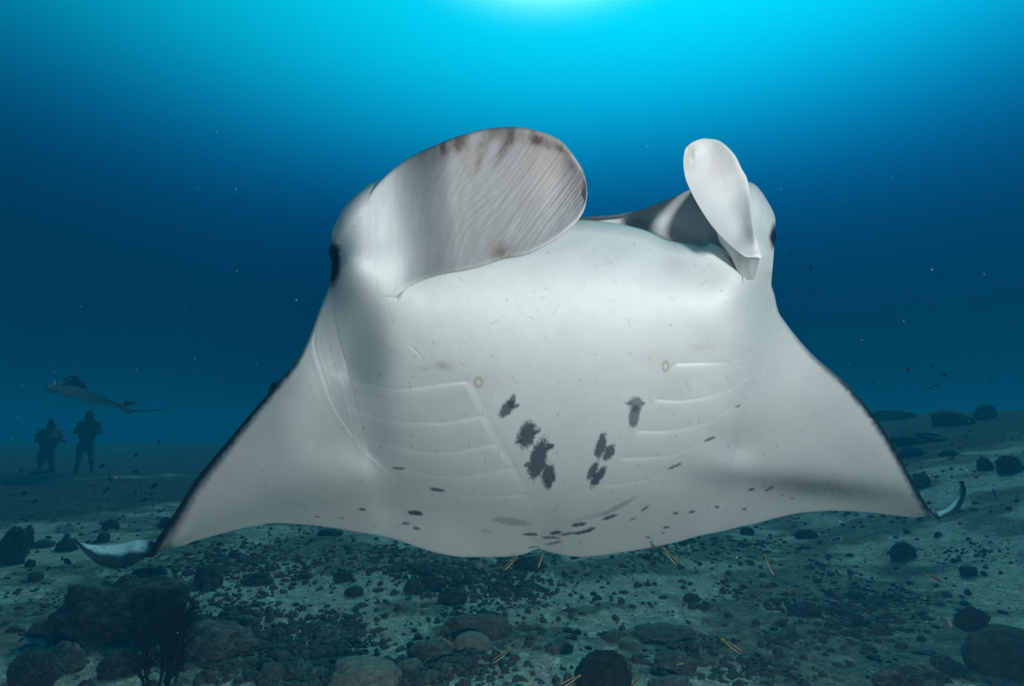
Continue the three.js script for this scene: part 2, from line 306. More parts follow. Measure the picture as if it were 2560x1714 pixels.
// ------------------------------------------------------------------ the manta ray
// Columns run across the animal from wing tip to wing tip. Each: front edge x y, a point a third of the way down x y (or 0 0: on the straight line), rear edge x y
// in photo pixels, then the distance from the lens in metres at seven stations from the front edge to the rear edge.
const STATION = [0, 0.15, 0.3, 0.5, 0.75, 0.9, 1];
const COLUMNS = [
  [182, 1344, 0, 0, 183, 1343, 2.62, 2.62, 2.62, 2.62, 2.62, 2.62, 2.62],
  [193, 1359, 0, 0, 199, 1352, 2.60, 2.60, 2.60, 2.60, 2.61, 2.61, 2.61],
  [215, 1386, 0, 0, 225, 1361, 2.560, 2.580, 2.614, 2.664, 2.740, 2.786, 2.810],
  [250, 1412, 0, 0, 262, 1363, 2.520, 2.550, 2.584, 2.644, 2.740, 2.796, 2.820],
  [292, 1421, 0, 0, 308, 1358, 2.480, 2.520, 2.564, 2.634, 2.740, 2.796, 2.830],
  [332, 1411, 0, 0, 345, 1349, 2.450, 2.490, 2.544, 2.624, 2.730, 2.796, 2.830],
  [366, 1384, 377, 1392, 374, 1350, 2.420, 2.460, 2.514, 2.594, 2.700, 2.766, 2.800],
  [390, 1350, 401, 1377, 388, 1356, 2.38, 2.40, 2.43, 2.47, 2.52, 2.55, 2.57],
  [416, 1310, 427, 1343, 438, 1367, 2.33, 2.35, 2.38, 2.42, 2.48, 2.52, 2.54],
  [440, 1275, 0, 0, 486, 1352, 2.28, 2.30, 2.33, 2.37, 2.43, 2.49, 2.52],
  [489, 1198, 0, 0, 556, 1333, 2.18, 2.20, 2.23, 2.28, 2.36, 2.46, 2.50],
  [556, 1117, 0, 0, 626, 1316, 2.05, 2.07, 2.11, 2.17, 2.28, 2.43, 2.49],
  [647, 1009, 0, 0, 694, 1307, 1.87, 1.89, 1.94, 2.02, 2.17, 2.38, 2.48],
  [693, 956, 0, 0, 764, 1311, 1.77, 1.79, 1.84, 1.94, 2.12, 2.36, 2.47],
  [742, 900, 0, 0, 835, 1319, 1.67, 1.70, 1.78, 1.90, 2.07, 2.34, 2.46],
  [775, 835, 0, 0, 895, 1329, 1.60, 1.64, 1.72, 1.84, 2.03, 2.32, 2.46],
  [800, 770, 0, 0, 945, 1338, 1.53, 1.57, 1.66, 1.77, 1.98, 2.30, 2.46],
  [822, 716, 838, 800, 985, 1347, 1.47, 1.48, 1.52, 1.64, 1.92, 2.29, 2.46],
  [829, 660, 846, 770, 1010, 1355, 1.37, 1.34, 1.38, 1.57, 1.92, 2.28, 2.46],
  [827, 600, 858, 755, 1035, 1364, 1.30, 1.24, 1.29, 1.50, 1.90, 2.27, 2.47],
  [846, 542, 884, 748, 1065, 1374, 1.24, 1.19, 1.22, 1.45, 1.87, 2.26, 2.48],
  [890, 487, 922, 746, 1100, 1383, 1.205, 1.175, 1.18, 1.41, 1.84, 2.25, 2.49],
  [953, 449, 968, 748, 1140, 1390, 1.24, 1.20, 1.175, 1.38, 1.82, 2.25, 2.50],
  [985, 729, 1002, 800, 1170, 1392, 1.19, 1.18, 1.19, 1.37, 1.81, 2.25, 2.51],
  [1015, 680, 1040, 785, 1190, 1392, 1.20, 1.185, 1.185, 1.36, 1.80, 2.25, 2.52],
  [1070, 625, 1085, 772, 1215, 1392, 1.21, 1.185, 1.18, 1.345, 1.78, 2.24, 2.53],
  [1180, 578, 1180, 760, 1265, 1391, 1.23, 1.185, 1.175, 1.325, 1.76, 2.24, 2.55],
  [1300, 556, 1295, 750, 1315, 1383, 1.24, 1.19, 1.175, 1.315, 1.74, 2.24, 2.57],
  [1370, 551, 1362, 747, 1345, 1372, 1.245, 1.19, 1.175, 1.312, 1.735, 2.24, 2.58],
  [1450, 549, 1438, 745, 1390, 1383, 1.25, 1.195, 1.177, 1.312, 1.735, 2.24, 2.58],
  [1533, 557, 1520, 748, 1450, 1391, 1.255, 1.20, 1.18, 1.315, 1.74, 2.24, 2.57],
  [1612, 575, 1600, 752, 1500, 1388, 1.26, 1.20, 1.185, 1.325, 1.75, 2.24, 2.56],
  [1669, 600, 1658, 757, 1540, 1382, 1.26, 1.205, 1.19, 1.34, 1.76, 2.25, 2.55],
  [1732, 611, 1712, 760, 1580, 1376, 1.255, 1.21, 1.195, 1.355, 1.78, 2.25, 2.54],
  [1758, 616, 1740, 762, 1600, 1373, 1.25, 1.21, 1.20, 1.365, 1.79, 2.25, 2.54],
  [1778, 607, 1765, 764, 1615, 1370, 1.245, 1.205, 1.20, 1.375, 1.80, 2.26, 2.53],
  [1803, 620, 1792, 766, 1635, 1366, 1.24, 1.205, 1.205, 1.385, 1.81, 2.26, 2.53],
  [1836, 653, 1824, 770, 1655, 1362, 1.24, 1.21, 1.21, 1.40, 1.83, 2.26, 2.52],
  [1864, 692, 1850, 778, 1675, 1358, 1.24, 1.215, 1.215, 1.415, 1.84, 2.27, 2.52],
  [1852, 450, 1868, 760, 1690, 1355, 1.24, 1.175, 1.215, 1.43, 1.85, 2.27, 2.52],
  [1880, 457, 1886, 756, 1705, 1351, 1.25, 1.18, 1.23, 1.45, 1.87, 2.27, 2.51],
  [1917, 499, 1904, 756, 1722, 1346, 1.28, 1.22, 1.26, 1.48, 1.89, 2.28, 2.51],
  [1939, 552, 1915, 760, 1740, 1341, 1.33, 1.28, 1.31, 1.51, 1.91, 2.28, 2.50],
  [1938, 600, 1921, 766, 1757, 1337, 1.38, 1.34, 1.36, 1.55, 1.93, 2.29, 2.50],
  [1928, 655, 1925, 775, 1775, 1333, 1.43, 1.40, 1.43, 1.60, 1.95, 2.29, 2.50],
  [1926, 696, 0, 0, 1800, 1329, 1.50, 1.49, 1.53, 1.68, 1.98, 2.30, 2.50],
  [1937, 739, 0, 0, 1835, 1320, 1.55, 1.55, 1.60, 1.75, 2.03, 2.32, 2.49],
  [1946, 777, 0, 0, 1865, 1313, 1.59, 1.60, 1.66, 1.80, 2.06, 2.33, 2.49],
  [1968, 811, 0, 0, 1890, 1308, 1.63, 1.65, 1.71, 1.84, 2.08, 2.34, 2.48],
  [2030, 884, 0, 0, 1946, 1293, 1.72, 1.74, 1.80, 1.92, 2.12, 2.36, 2.48],
  [2111, 954, 0, 0, 2013, 1280, 1.83, 1.85, 1.91, 2.01, 2.18, 2.39, 2.48],
  [2182, 1034, 0, 0, 2085, 1276, 1.95, 1.97, 2.02, 2.11, 2.25, 2.42, 2.49],
  [2240, 1123, 0, 0, 2160, 1279, 2.07, 2.09, 2.13, 2.20, 2.32, 2.45, 2.50],
  [2289, 1213, 0, 0, 2240, 1288, 2.19, 2.21, 2.24, 2.30, 2.38, 2.47, 2.51],
  [2312, 1253, 0, 0, 2290, 1293, 2.25, 2.27, 2.30, 2.35, 2.42, 2.48, 2.52],
  [2330, 1278, 2333, 1293, 2328, 1284, 2.30, 2.32, 2.35, 2.39, 2.45, 2.50, 2.53],
  [2348, 1291, 2345, 1297, 2338, 1279, 2.34, 2.36, 2.39, 2.43, 2.48, 2.52, 2.54],
  [2371, 1294, 0, 0, 2354, 1276, 2.380, 2.420, 2.464, 2.544, 2.650, 2.716, 2.760],
  [2394, 1280, 0, 0, 2374, 1265, 2.410, 2.440, 2.484, 2.564, 2.660, 2.726, 2.770],
  [2410, 1252, 0, 0, 2393, 1241, 2.440, 2.470, 2.514, 2.584, 2.670, 2.736, 2.770],
  [2417, 1225, 0, 0, 2401, 1216, 2.47, 2.48, 2.49, 2.51, 2.54, 2.56, 2.57],
  [2407, 1201, 0, 0, 2406, 1202, 2.52, 2.52, 2.52, 2.53, 2.54, 2.55, 2.56],
];
const NC = COLUMNS.length, HORN_L = 22, HORN_R = 39, FLIP_L = 6.4, FLIP_R = 56.6 - 0.2;
// upper jaw line, seen behind the lower lip, for the columns between the two head horns
const RIM = [[953, 449], [988, 520], [1035, 545], [1085, 552], [1180, 549], [1300, 545], [1370, 544], [1450, 543], [1518, 539], [1584, 529], [1650, 506], [1700, 485], [1723, 474], [1748, 465], [1778, 457], [1812, 452], [1838, 450], [1852, 450]];

const SLITS_L = [
  [[808, 922], [872, 946], [935, 965], [999, 973], [1047, 969], [1111, 960], [1174, 952]],
  [[852, 1019], [903, 1032], [967, 1048], [1031, 1057], [1095, 1057], [1159, 1049], [1211, 1037]],
  [[897, 1097], [951, 1107], [1015, 1122], [1079, 1132], [1143, 1129], [1190, 1119], [1246, 1110]],
  [[977, 1166], [1015, 1172], [1079, 1188], [1143, 1193], [1206, 1185], [1251, 1175], [1284, 1171]],
  [[1074, 1220], [1140, 1235], [1211, 1242], [1281, 1239], [1315, 1234]],
];
const SLITS_R = [
  [[1683, 910], [1746, 908], [1810, 907], [1848, 899], [1890, 873], [1925, 846]],
  [[1638, 999], [1699, 1002], [1762, 993], [1826, 972], [1868, 943], [1906, 926]],
  [[1589, 1077], [1651, 1078], [1715, 1071], [1778, 1052], [1817, 1027], [1852, 1009]],
  [[1549, 1146], [1603, 1144], [1667, 1140], [1730, 1119], [1762, 1102], [1788, 1089]],
  [[1504, 1215], [1555, 1210], [1619, 1197], [1670, 1171]],
];
const curve = (pts) => ({ y: pchip(pts.map((p) => p[0]), pts.map((p) => p[1])), x0: pts[0][0], x1: pts[pts.length - 1][0] });
const slitL = SLITS_L.map(curve), slitR = SLITS_R.map(curve);
const innerL = pchip([930, 955, 1037, 1110, 1171, 1235, 1275], [1166, 1176, 1211, 1246, 1284, 1315, 1336]);
const innerR = pchip([880, 910, 999, 1077, 1146, 1215, 1250], [1690, 1681, 1636, 1587, 1547, 1502, 1476]);
const creaseL = pchip([700, 780, 853, 939, 1009, 1048, 1092, 1150, 1210], [802, 793, 786, 808, 833, 856, 887, 940, 1010]);   // wing root fold, x for a given y
const creaseR = pchip([730, 800, 846, 928, 1010, 1060, 1100, 1160], [1940, 1936, 1926, 1906, 1852, 1810, 1772, 1700]);
// relief of the underside in metres, outwards positive
function relief(px, py) {
  let h = 0;
  if (py > 780 && py < 1340 && px > 760 && px < 1990) {
    const left = px < 1400, slits = left ? slitL : slitR;
    const inside = left ? innerL(py) - px : px - innerR(py);
    if (inside > -40 && inside < 420) {
      const m = sstep(-4, 20, inside), body = left ? px - creaseL(py) : creaseR(py) - px;
      const top = slits[0], reach = sstep(-2, 40, body);
      for (let i = 0; i < slits.length; i++) {
        const s = slits[i];
        const t = left ? (px - s.x0) / (s.x1 - s.x0) : (s.x1 - px) / (s.x1 - s.x0);
        if (t < -0.02 || t > 1.25) continue;
        const d = py - s.y(px), amp = sstep(-0.02, 0.12, t) * (0.45 + 0.55 * sstep(0.25, 0.95, t)) * m;
        if (d >= -14) h += amp * reach * (d >= 0 ? 0.0125 * (1 - Math.exp(-d / 22)) * Math.exp(-Math.max(0, d - 12) / 40) : 0);
        if (d < 4 && d > -40) h -= amp * (0.005 * Math.exp(-Math.pow((d + 1) / 2.2, 2)) + 0.0018 * Math.exp(-Math.pow((d + 9) / 12, 2)));
      }
      const firstY = left ? 953 : 905, lastY = left ? 1262 : 1235;
      const zone = sstep(firstY - 6, firstY + 14, py) * sstep(lastY, lastY - 30, py);
      h += zone * (0.0018 * m * Math.exp(-Math.max(0, inside) / 50) - 0.0012 * Math.exp(-Math.pow((inside + 7) / 9, 2)));
    }
    // fold and fine pleats at the root of the wing
    const c = left ? px - creaseL(py) : creaseR(py) - px, k = left ? 1 : 0.55;
    if (Math.abs(c) < 150 && py < 1220) {
      const fadeY = sstep(790, 860, py) * sstep(1215, 1120, py);
      h -= k * fadeY * (0.0028 * Math.exp(-Math.pow(c / 4, 2)) + 0.0014 * Math.exp(-Math.pow((c - 12) / 4, 2)));
      h += k * fadeY * 0.0014 * Math.exp(-Math.pow((c + 9) / 7, 2));
      if (c < 4) h += k * fadeY * 0.0006 * Math.sin(c * 0.62 + 1.5 * noise(py * 0.01, c * 0.02)) * Math.exp(c / 55) * sstep(860, 960, py);
    }
  }
  // small scars and wrinkles on the chest
  const scar = (x0, y0, x1, y1, dep, wid, bow) => {
    const dx = x1 - x0, dy = y1 - y0, L = Math.hypot(dx, dy), t = ((px - x0) * dx + (py - y0) * dy) / (L * L);
    if (t < -0.1 || t > 1.1) return 0;
    const off = ((px - x0) * dy - (py - y0) * dx) / L - bow * Math.sin(Math.PI * t);
    return -dep * Math.exp(-Math.pow(off / wid, 2)) * sstep(-0.1, 0.3, t) * sstep(1.1, 0.8, t);
  };
  if (py > 800 && py < 960) {
    h += scar(1018, 862, 1053, 892, 0.0016, 3, 3) + scar(1053, 888, 1055, 905, 0.0012, 3, 0) + scar(1040, 925, 1120, 920, 0.0008, 7, 4);
    h += scar(1806, 812, 1784, 850, 0.0014, 3, -2) + scar(1762, 872, 1790, 868, 0.001, 6, 0);
  }
  // upright pleats on the head horns
  if (py < 720 && px < 1000) h += 0.0004 * Math.sin(px * 0.21 + 3 * noise(px * 0.01, py * 0.004)) * sstep(880, 920, px) * sstep(720, 600, py);
  if (py < 720 && px > 1862 && px < 1930) h += 0.0010 * Math.sin(px * 0.26 + 0.02 * py) * sstep(720, 640, py) * sstep(1930, 1915, px);
  h += 0.0012 * fbm(px * 0.02, py * 0.02, 3.1, 3) + 0.0003 * noise(px * 0.15, py * 0.15, 8.1);
  return h;
}
// dark belly marks: x, y, half width, half length, tilt in degrees from upright, ragged edge, strength
const MARKS = [
  [1268, 1020, 15, 29, 32, 1, 0.95], [1280, 1003, 9, 20, 20, 1, 0.8], [1290, 1014, 5, 12, 62, 1, 0.9], [1317, 1087, 23, 37, 20, 1, 1], [1341, 1080, 5, 14, 58, 1, 0.9], [1296, 1104, 6, 12, 60, 1, 0.8],
  [1346, 1146, 23, 58, 17, 1, 1], [1374, 1117, 7, 14, 60, 1, 1], [1318, 1161, 6, 12, 60, 1, 0.9], [1371, 1190, 18, 33, 4, 1, 1],
  [1590, 1010, 20, 20, 5, 1, 0.75], [1586, 1040, 14, 33, 12, 1, 0.85], [1572, 1008, 12, 3, 6, 1, 0.7], [1608, 1008, 6, 4, 0, 1, 0.7],
  [1502, 1115, 14, 36, 16, 1, 0.95], [1523, 1131, 13, 25, 32, 1, 0.95], [1482, 1176, 11, 27, 32, 1, 0.95], [1495, 1192, 12, 34, 36, 1, 1],
  [995, 1170, 18, 4, 6, 0, 0.8], [1093, 1224, 21, 5, 8, 0, 0.85], [905, 1273, 10, 4, 3, 0, 0.85], [1037, 1282, 21, 7, 6, 0, 1], [1014, 1308, 12, 4, 4, 0, 0.85], [1041, 1320, 11, 4, 5, 0, 0.85],
  [792, 1291, 8, 2, 2, 0, 0.7], [854, 1295, 7, 2, 2, 0, 0.7], [1326, 1335, 22, 4, 0, 0, 0.9], [1389, 1331, 17, 5, -8, 0, 0.95], [1375, 1343, 26, 3.5, 0, 0, 0.85], [1417, 1334, 21, 4, -8, 0, 0.85], [1455, 1330, 22, 5, -12, 0, 0.95], [1476, 1323, 14, 5, -20, 0, 0.9],
  [1445, 1311, 22, 5, -9, 0, 0.95], [1525, 1292, 21, 5, -18, 0, 0.9], [1384, 1357, 24, 3, -12, 0, 0.8], [1333, 1367, 16, 2.5, -4, 0, 0.7], [1612, 1271, 13, 3, -30, 0, 0.85], [1582, 1297, 12, 3, -26, 0, 0.6], [1690, 1282, 8, 3, -12, 0, 0.8], [1666, 1318, 9, 3.5, -10, 0, 0.8], [1658, 1332, 6, 2.5, -8, 0, 0.7], [1621, 1343, 8, 3, -6, 0, 0.7],
  [1775, 1097, 16, 4, -22, 0, 0.85], [1687, 1165, 22, 4, -24, 0, 0.75], [1845, 1015, 9, 3, -28, 0, 0.6], [1879, 1223, 10, 4, -14, 0, 0.9], [1928, 1219, 9, 4, -14, 0, 0.85], [1917, 1225, 7, 3, -8, 0, 0.85], [1981, 1245, 8, 3, 0, 0, 0.5], [1957, 1236, 5, 2, 0, 0, 0.5], [1793, 1267, 7, 4, 0, 0, 0.8], [1861, 1272, 7, 3.5, 0, 0, 0.7], [1730, 1279, 10, 4, -8, 0, 0.85], [2122, 1238, 7, 2, 12, 0, 0.6], [1215, 1327, 15, 3, 4, 0, 0.35],
  [1278, 1303, 52, 10, 6, 0, 0.38], [1545, 1266, 55, 7, -27, 0, 0.35], [1480, 1290, 70, 6, -14, 0, 0.2],
];
const SCRATCH = (() => { const r = rng(21), out = []; for (let k = 0; k < 90; k++) { const a = r() * 6.28; out.push([700 + 1350 * r(), 640 + 680 * r(), Math.cos(a), Math.sin(a), 12 + 45 * r() * r(), r() < 0.6]); } return out; })();
const WHITE = [0.76, 0.78, 0.765], INK = [0.016, 0.021, 0.032], DUSK = [0.15, 0.17, 0.20];
function belly(px, py, uk, edge) { // skin colour of the underside; edge: pixels from the front edge
  const n1 = fbm(px * 0.006, py * 0.006, 1.1, 3), n2 = fbm(px * 0.03, py * 0.03, 2.2, 3), n3 = noise(px * 0.22, py * 0.22, 4.4);
  let c = WHITE.map((v, i) => v * (1 + 0.06 * n1 + 0.06 * n2 + 0.025 * n3 * (i === 0 ? 1 : 0.8)));
  const pink = (x, y, rx, ry, s, col) => { const d = Math.pow((px - x) / rx, 2) + Math.pow((py - y) / ry, 2); if (d < 4) c = mix3(c, col, 1.5 * s * Math.exp(-d * 1.6) * (0.75 + 0.9 * n2)); };
  pink(1108, 915, 34, 16, 0.42, [0.42, 0.32, 0.29]); pink(1060, 922, 22, 8, 0.3, [0.4, 0.36, 0.3]); pink(1225, 945, 60, 28, 0.2, [0.62, 0.48, 0.42]); pink(1158, 985, 40, 40, 0.13, [0.6, 0.48, 0.42]);
  pink(1755, 868, 40, 14, 0.28, [0.5, 0.38, 0.34]); pink(1640, 895, 60, 30, 0.22, [0.66, 0.5, 0.44]); pink(1685, 960, 50, 40, 0.14, [0.6, 0.5, 0.42]); pink(1405, 828, 18, 18, 0.16, [0.62, 0.55, 0.4]); pink(1690, 660, 40, 30, 0.22, [0.45, 0.46, 0.58]);
  for (const [x, y, rx, ry] of [[1196, 955, 9, 11], [1664, 915, 7, 11]]) { const d = Math.hypot((px - x) / rx, (py - y) / ry); c = mix3(c, [0.4, 0.24, 0.18], 0.6 * Math.exp(-Math.pow((d - 1) / 0.33, 2))); }
  // freckles
  const cell = 46, gx = Math.floor(px / cell), gy = Math.floor(py / cell), q = (k) => { const s = Math.sin(gx * 127.1 + gy * 311.7 + k * 74.7) * 43758.5453; return s - Math.floor(s); };
  if (q(1) < 0.4) { const d = Math.hypot(px - (gx + 0.2 + 0.6 * q(2)) * cell, py - (gy + 0.2 + 0.6 * q(3)) * cell); c = mix3(c, [0.2, 0.19, 0.2], 0.7 * q(4) * Math.exp(-Math.pow(d / 2.2, 2))); }
  // faint pale and dark scratches
  for (const [x, y, ax, ay, len, dark] of SCRATCH) { const dx = px - x, dy = py - y; if (Math.abs(dx) > 60 || Math.abs(dy) > 60) continue; const t = (dx * ax + dy * ay) / len; if (t < 0 || t > 1) continue; const off = dx * ay - dy * ax - 3 * Math.sin(t * 3 + x); c = mix3(c, dark ? [0.42, 0.4, 0.38] : [0.86, 0.85, 0.83], 0.45 * Math.exp(-off * off / 2.4) * sstep(0, 0.2, t) * sstep(1, 0.8, t)); }
  // belly marks
  if (py > 960) for (const [x, y, w, l, tilt, rag, s] of MARKS) {
    const dx = px - x, dy = py - y; if (Math.abs(dx) > 90 || Math.abs(dy) > 90) continue;
    const a = tilt * DEG, ex = (dx * Math.cos(a) + dy * Math.sin(a)) / w, ey = (-dx * Math.sin(a) + dy * Math.cos(a)) / l;
    let d = Math.hypot(ex, ey);
    if (rag) d += 0.22 * noise(px * 0.09, py * 0.09, 7) + 0.22 * noise(px * 0.28, py * 0.28, 9);
    else d += 0.25 * noise(px * 0.12, py * 0.2, 7);
    const k = s * sstep(1.1, 0.7, d) * (rag ? 0.95 + 0.12 * noise(px * 0.35, py * 0.35, 2) : 1);
    c = mix3(c, rag ? [0.065, 0.077, 0.1] : [0.075, 0.082, 0.09], clamp(k * 0.97, 0, 1));
  }
  // dusky, finely speckled pigment along the rear of the right wing
  const dx = (px - 2040) / 250, dy = (py - (1216 + 26 * dx)) / (30 - 8 * dx * dx * 0.4), e = dx * dx + dy * dy;
  if (e < 5) c = mix3(c, DUSK, clamp(0.72 * Math.exp(-e * 1.1) * (1 + 0.35 * noise(px * 0.4, py * 0.4, 5) + 0.3 * n2), 0, 0.8));
  // dark margin of the leading edge
  const wing = uk < 19 ? sstep(16.5, 12.5, uk) : sstep(47.5, 51, uk);
  const wide = uk < 19 ? lerp(14, 30, sstep(15, 9, uk)) + 10 * sstep(9.5, 8, uk) : lerp(11, 18, sstep(48, 52, uk));
  if (wing > 0) {
    const rag = edge + 4 * noise(px * 0.1, py * 0.1, 6) + 4 * noise(px * 0.4, py * 0.4, 8);
    c = mix3(c, [0.24, 0.28, 0.35], 0.7 * wing * sstep(wide * 1.4, wide * 0.8, rag));
    c = mix3(c, INK, wing * sstep(wide * 1.05, wide * 0.3, rag));
  }
  // dark patch round each eye
  const eyeL = Math.hypot((px - 830) / 21, (py - 655) / 62), eyeR = Math.hypot((px - 1938) / 13, (py - 592) / 34);
  if (eyeL < 2) c = mix3(c, INK, sstep(1.35, 0.62, eyeL + 0.3 * n2 + 0.1 * n3 + (py < 610 ? (px - 826) * 0.02 : 0)));
  if (eyeR < 2) c = mix3(c, INK, sstep(1.35, 0.6, eyeR + 0.3 * n2));
  return c;
}
function back(px, py, uk, v) { // skin colour of the upper side: black, pale towards the wing tips
  const n = fbm(px * 0.01, py * 0.01, 5.5, 3), n2 = noise(px * 0.08, py * 0.08, 1.2);
  const tip = uk < 19 ? sstep(6.5, 5.0, uk) * sstep(0.3, 2.2, uk) : sstep(52, 54.5, uk) * sstep(60.7, 58.2, uk);
  const c = mix3([0.02, 0.024, 0.03], [0.05, 0.055, 0.06], clamp(0.5 + n, 0, 1));
  const vv = v + 0.1 * n + 0.05 * n2;
  const speck = sstep(0.32, 0.5, noise(px * 0.13, py * 0.09, 3.3));
  return mix3(mix3(c, [0.05, 0.085, 0.15], tip * sstep(0.4, 0.58, vv)), [0.8, 0.76, 0.76].map((x) => x * (1 - 0.4 * speck)), tip * sstep(0.46, 0.7, vv));
}
const skin = new THREE.MeshPhysicalMaterial({ vertexColors: true, roughness: 0.72, specularIntensity: 0.18 });
const manta = thing('manta_ray', 'huge white-bellied manta ray swimming over the rubble with both head lobes spread', 'manta ray', new THREE.Vector3());
const bodyParts = (() => {
  const U = [0];
  for (let i = 1; i < NC; i++) { const a = COLUMNS[i - 1], b = COLUMNS[i]; U.push(U[i - 1] + Math.max(Math.hypot(a[0] - b[0], a[1] - b[1]) * (i === HORN_L + 1 || i === HORN_R ? 0.25 : 1), Math.hypot(a[4] - b[4], a[5] - b[5]), 6)); }
  const key = U.map((_, i) => i), toKey = pchip(U, key);
  const mid = (c) => (c[2] ? [c[2], c[3]] : [lerp(c[0], c[4], 0.3), lerp(c[1], c[5], 0.3)]);
  const fn = (g) => pchip(U, COLUMNS.map(g));
  const Lx = fn((c) => c[0]), Ly = fn((c) => c[1]), Mx = fn((c) => mid(c)[0]), My = fn((c) => mid(c)[1]), Tx = fn((c) => c[4]), Ty = fn((c) => c[5]);
  const D = STATION.map((_, k) => fn((c) => c[6 + k]));
  const rimKeys = [];
  for (let i = 0; i < NC; i++) rimKeys.push(i >= HORN_L && i <= HORN_R ? RIM[i - HORN_L] : [COLUMNS[i][0], COLUMNS[i][1]]);
  const Rx = pchip(U, rimKeys.map((p) => p[0])), Ry = pchip(U, rimKeys.map((p) => p[1]));
  // sample columns: close together on the body, wider on the wings
  const us = [];
  for (let i = 0; i < NC - 1; i++) {
    const span = U[i + 1] - U[i], step = i > 16 && i < 46 ? 2.6 : 5, n = Math.max(2, Math.round(span / step) * (i === HORN_L || i === HORN_R - 1 ? 2 : 1));
    for (let k = 0; k < n; k++) us.push(U[i] + span * k / n);
  }
  us.push(U[NC - 1]);
  const NV = 300, NM = 16, NB = 60, nu = us.length;
  // distances from the lens: a thin-plate surface through the stations of the wings and horns and through points on the chest and belly
  const pts = [];
  for (let i = 8; i < NC - 7; i++) {
    const c = COLUMNS[i], m = mid(c), hx = pchip([0, 0.3, 1], [c[0], m[0], c[4]]), hy = pchip([0, 0.3, 1], [c[1], m[1], c[5]]);
    const wing = i < 18 || i > 43, horn = !wing && (i <= HORN_L || i >= HORN_R);
    STATION.forEach((v, k) => { if (wing ? !((i === 17 || i === 44) && (k === 2 || k === 1)) : horn ? k < 2 || k === 6 : k === 0 || k === 6) pts.push([hx(v), hy(v), c[6 + k]]); });
  }
  const chest = [[650, 1.192, 0], [745, 1.175, 0], [850, 1.225, 0], [950, 1.335, 0], [1050, 1.50, 0], [1150, 1.72, 0], [1230, 1.955, 0], [1300, 2.235, 0]];
  for (const [y, d] of chest) {
    const t = (y - 650) / 650;
    for (const [dx, add] of [[0, 0], [-170, 0.004], [170, 0.006], [-290, 0.014 + 0.03 * t], [290, 0.022 + 0.03 * t], [-380, 0.03 + 0.07 * t], [380, 0.04 + 0.07 * t], [-455, 0.075 + 0.08 * t], [455, 0.10 + 0.08 * t]]) {
      if (y < 700 && Math.abs(dx) > 250) continue;
      if (y > 1160 && Math.abs(dx) > 300) continue;
      pts.push([1395 + dx * (1 - 0.13 * t), y, d + add * (y < 800 ? 0.3 : y < 900 ? 0.75 : 1)]);
    }
  }
  const N = pts.length, K = (r2) => (r2 > 0 ? 0.5 * r2 * Math.log(r2) : 0), M = [];
  for (let i = 0; i < N; i++) { pts[i][0] /= 500; pts[i][1] /= 500; }
  for (let i = 0; i < N; i++) { const row = new Float64Array(N + 4); for (let j = 0; j < N; j++) row[j] = K((pts[i][0] - pts[j][0]) ** 2 + (pts[i][1] - pts[j][1]) ** 2); row[i] += 0.0035; row[N] = 1; row[N + 1] = pts[i][0]; row[N + 2] = pts[i][1]; row[N + 3] = pts[i][2]; M.push(row); }
  for (let k = 0; k < 3; k++) { const row = new Float64Array(N + 4); for (let j = 0; j < N; j++) row[j] = k ? pts[j][k - 1] : 1; M.push(row); }
  const S = N + 3;
  for (let k = 0; k < S; k++) {
    let b = k; for (let i = k + 1; i < S; i++) if (Math.abs(M[i][k]) > Math.abs(M[b][k])) b = i;
    [M[k], M[b]] = [M[b], M[k]];
    for (let i = k + 1; i < S; i++) { const f = M[i][k] / M[k][k]; if (f) for (let j = k; j <= S; j++) M[i][j] -= f * M[k][j]; }
  }
  const W = new Float64Array(S);
  for (let k = S - 1; k >= 0; k--) { let v = M[k][S]; for (let j = k + 1; j < S; j++) v -= M[k][j] * W[j]; W[k] = v / M[k][k]; }
  const field = (px, py) => { const x = px / 500, y = py / 500; let v = W[N] + W[N + 1] * x + W[N + 2] * y; for (let j = 0; j < N; j++) v += W[j] * K((x - pts[j][0]) ** 2 + (y - pts[j][1]) ** 2); return v; };
  const NJ = 50;
  let dep = us.map((u) => {
    const uk = toKey(u), f = pchip(STATION, D.map((d) => d(u))), a = new Float64Array(NV + 1), body = sstep(8.5, 10, uk) * sstep(NC - 7.5, NC - 9, uk);
    const fx = pchip([0, 0.3, 1], [Lx(u), Mx(u), Tx(u)]), fy = pchip([0, 0.3, 1], [Ly(u), My(u), Ty(u)]), coarse = [], q = [];
    for (let j = 0; j <= NJ; j++) { const v = j / NJ; q.push(v); coarse.push(body > 0 ? lerp(f(v), field(fx(v), fy(v)), body) : f(v)); }
    const g = pchip(q, coarse);
    for (let j = 0; j <= NV; j++) a[j] = g(j / NV);
    return a;
  });
  for (let it = 0; it < 4; it++) {
    const nx = dep.map((a) => a.slice());
    for (let i = 1; i < nu - 1; i++) for (let j = 1; j < NV; j++) nx[i][j] += 0.12 * (dep[i - 1][j] + dep[i + 1][j] + dep[i][j - 1] + dep[i][j + 1] - 4 * dep[i][j]);
    dep = nx;
  }
  const pos = [], col = [], idx = [], rows = NV + 1 + NM + NB, frontPoint = [];
  const V = new THREE.Vector3();
  for (let i = 0; i < nu; i++) {
    const u = us[i], uk = toKey(u), lx = Lx(u), ly = Ly(u), mx = Mx(u), my = My(u), tx = Tx(u), ty = Ty(u), rx = Rx(u), ry = Ry(u);
    const fx = pchip([0, 0.3, 1], [lx, mx, tx]), fy = pchip([0, 0.3, 1], [ly, my, ty]);
    const head = sstep(17, 20, uk) * sstep(45, 41.5, uk), mouth = sstep(HORN_L, HORN_L + 1, uk) * sstep(HORN_R, HORN_R - 1, uk);
    const r0 = lerp(0.018, 0.055, head) * (1 - 0.3 * mouth), R = lerp(14, 48, head) * (1 - 0.35 * mouth);
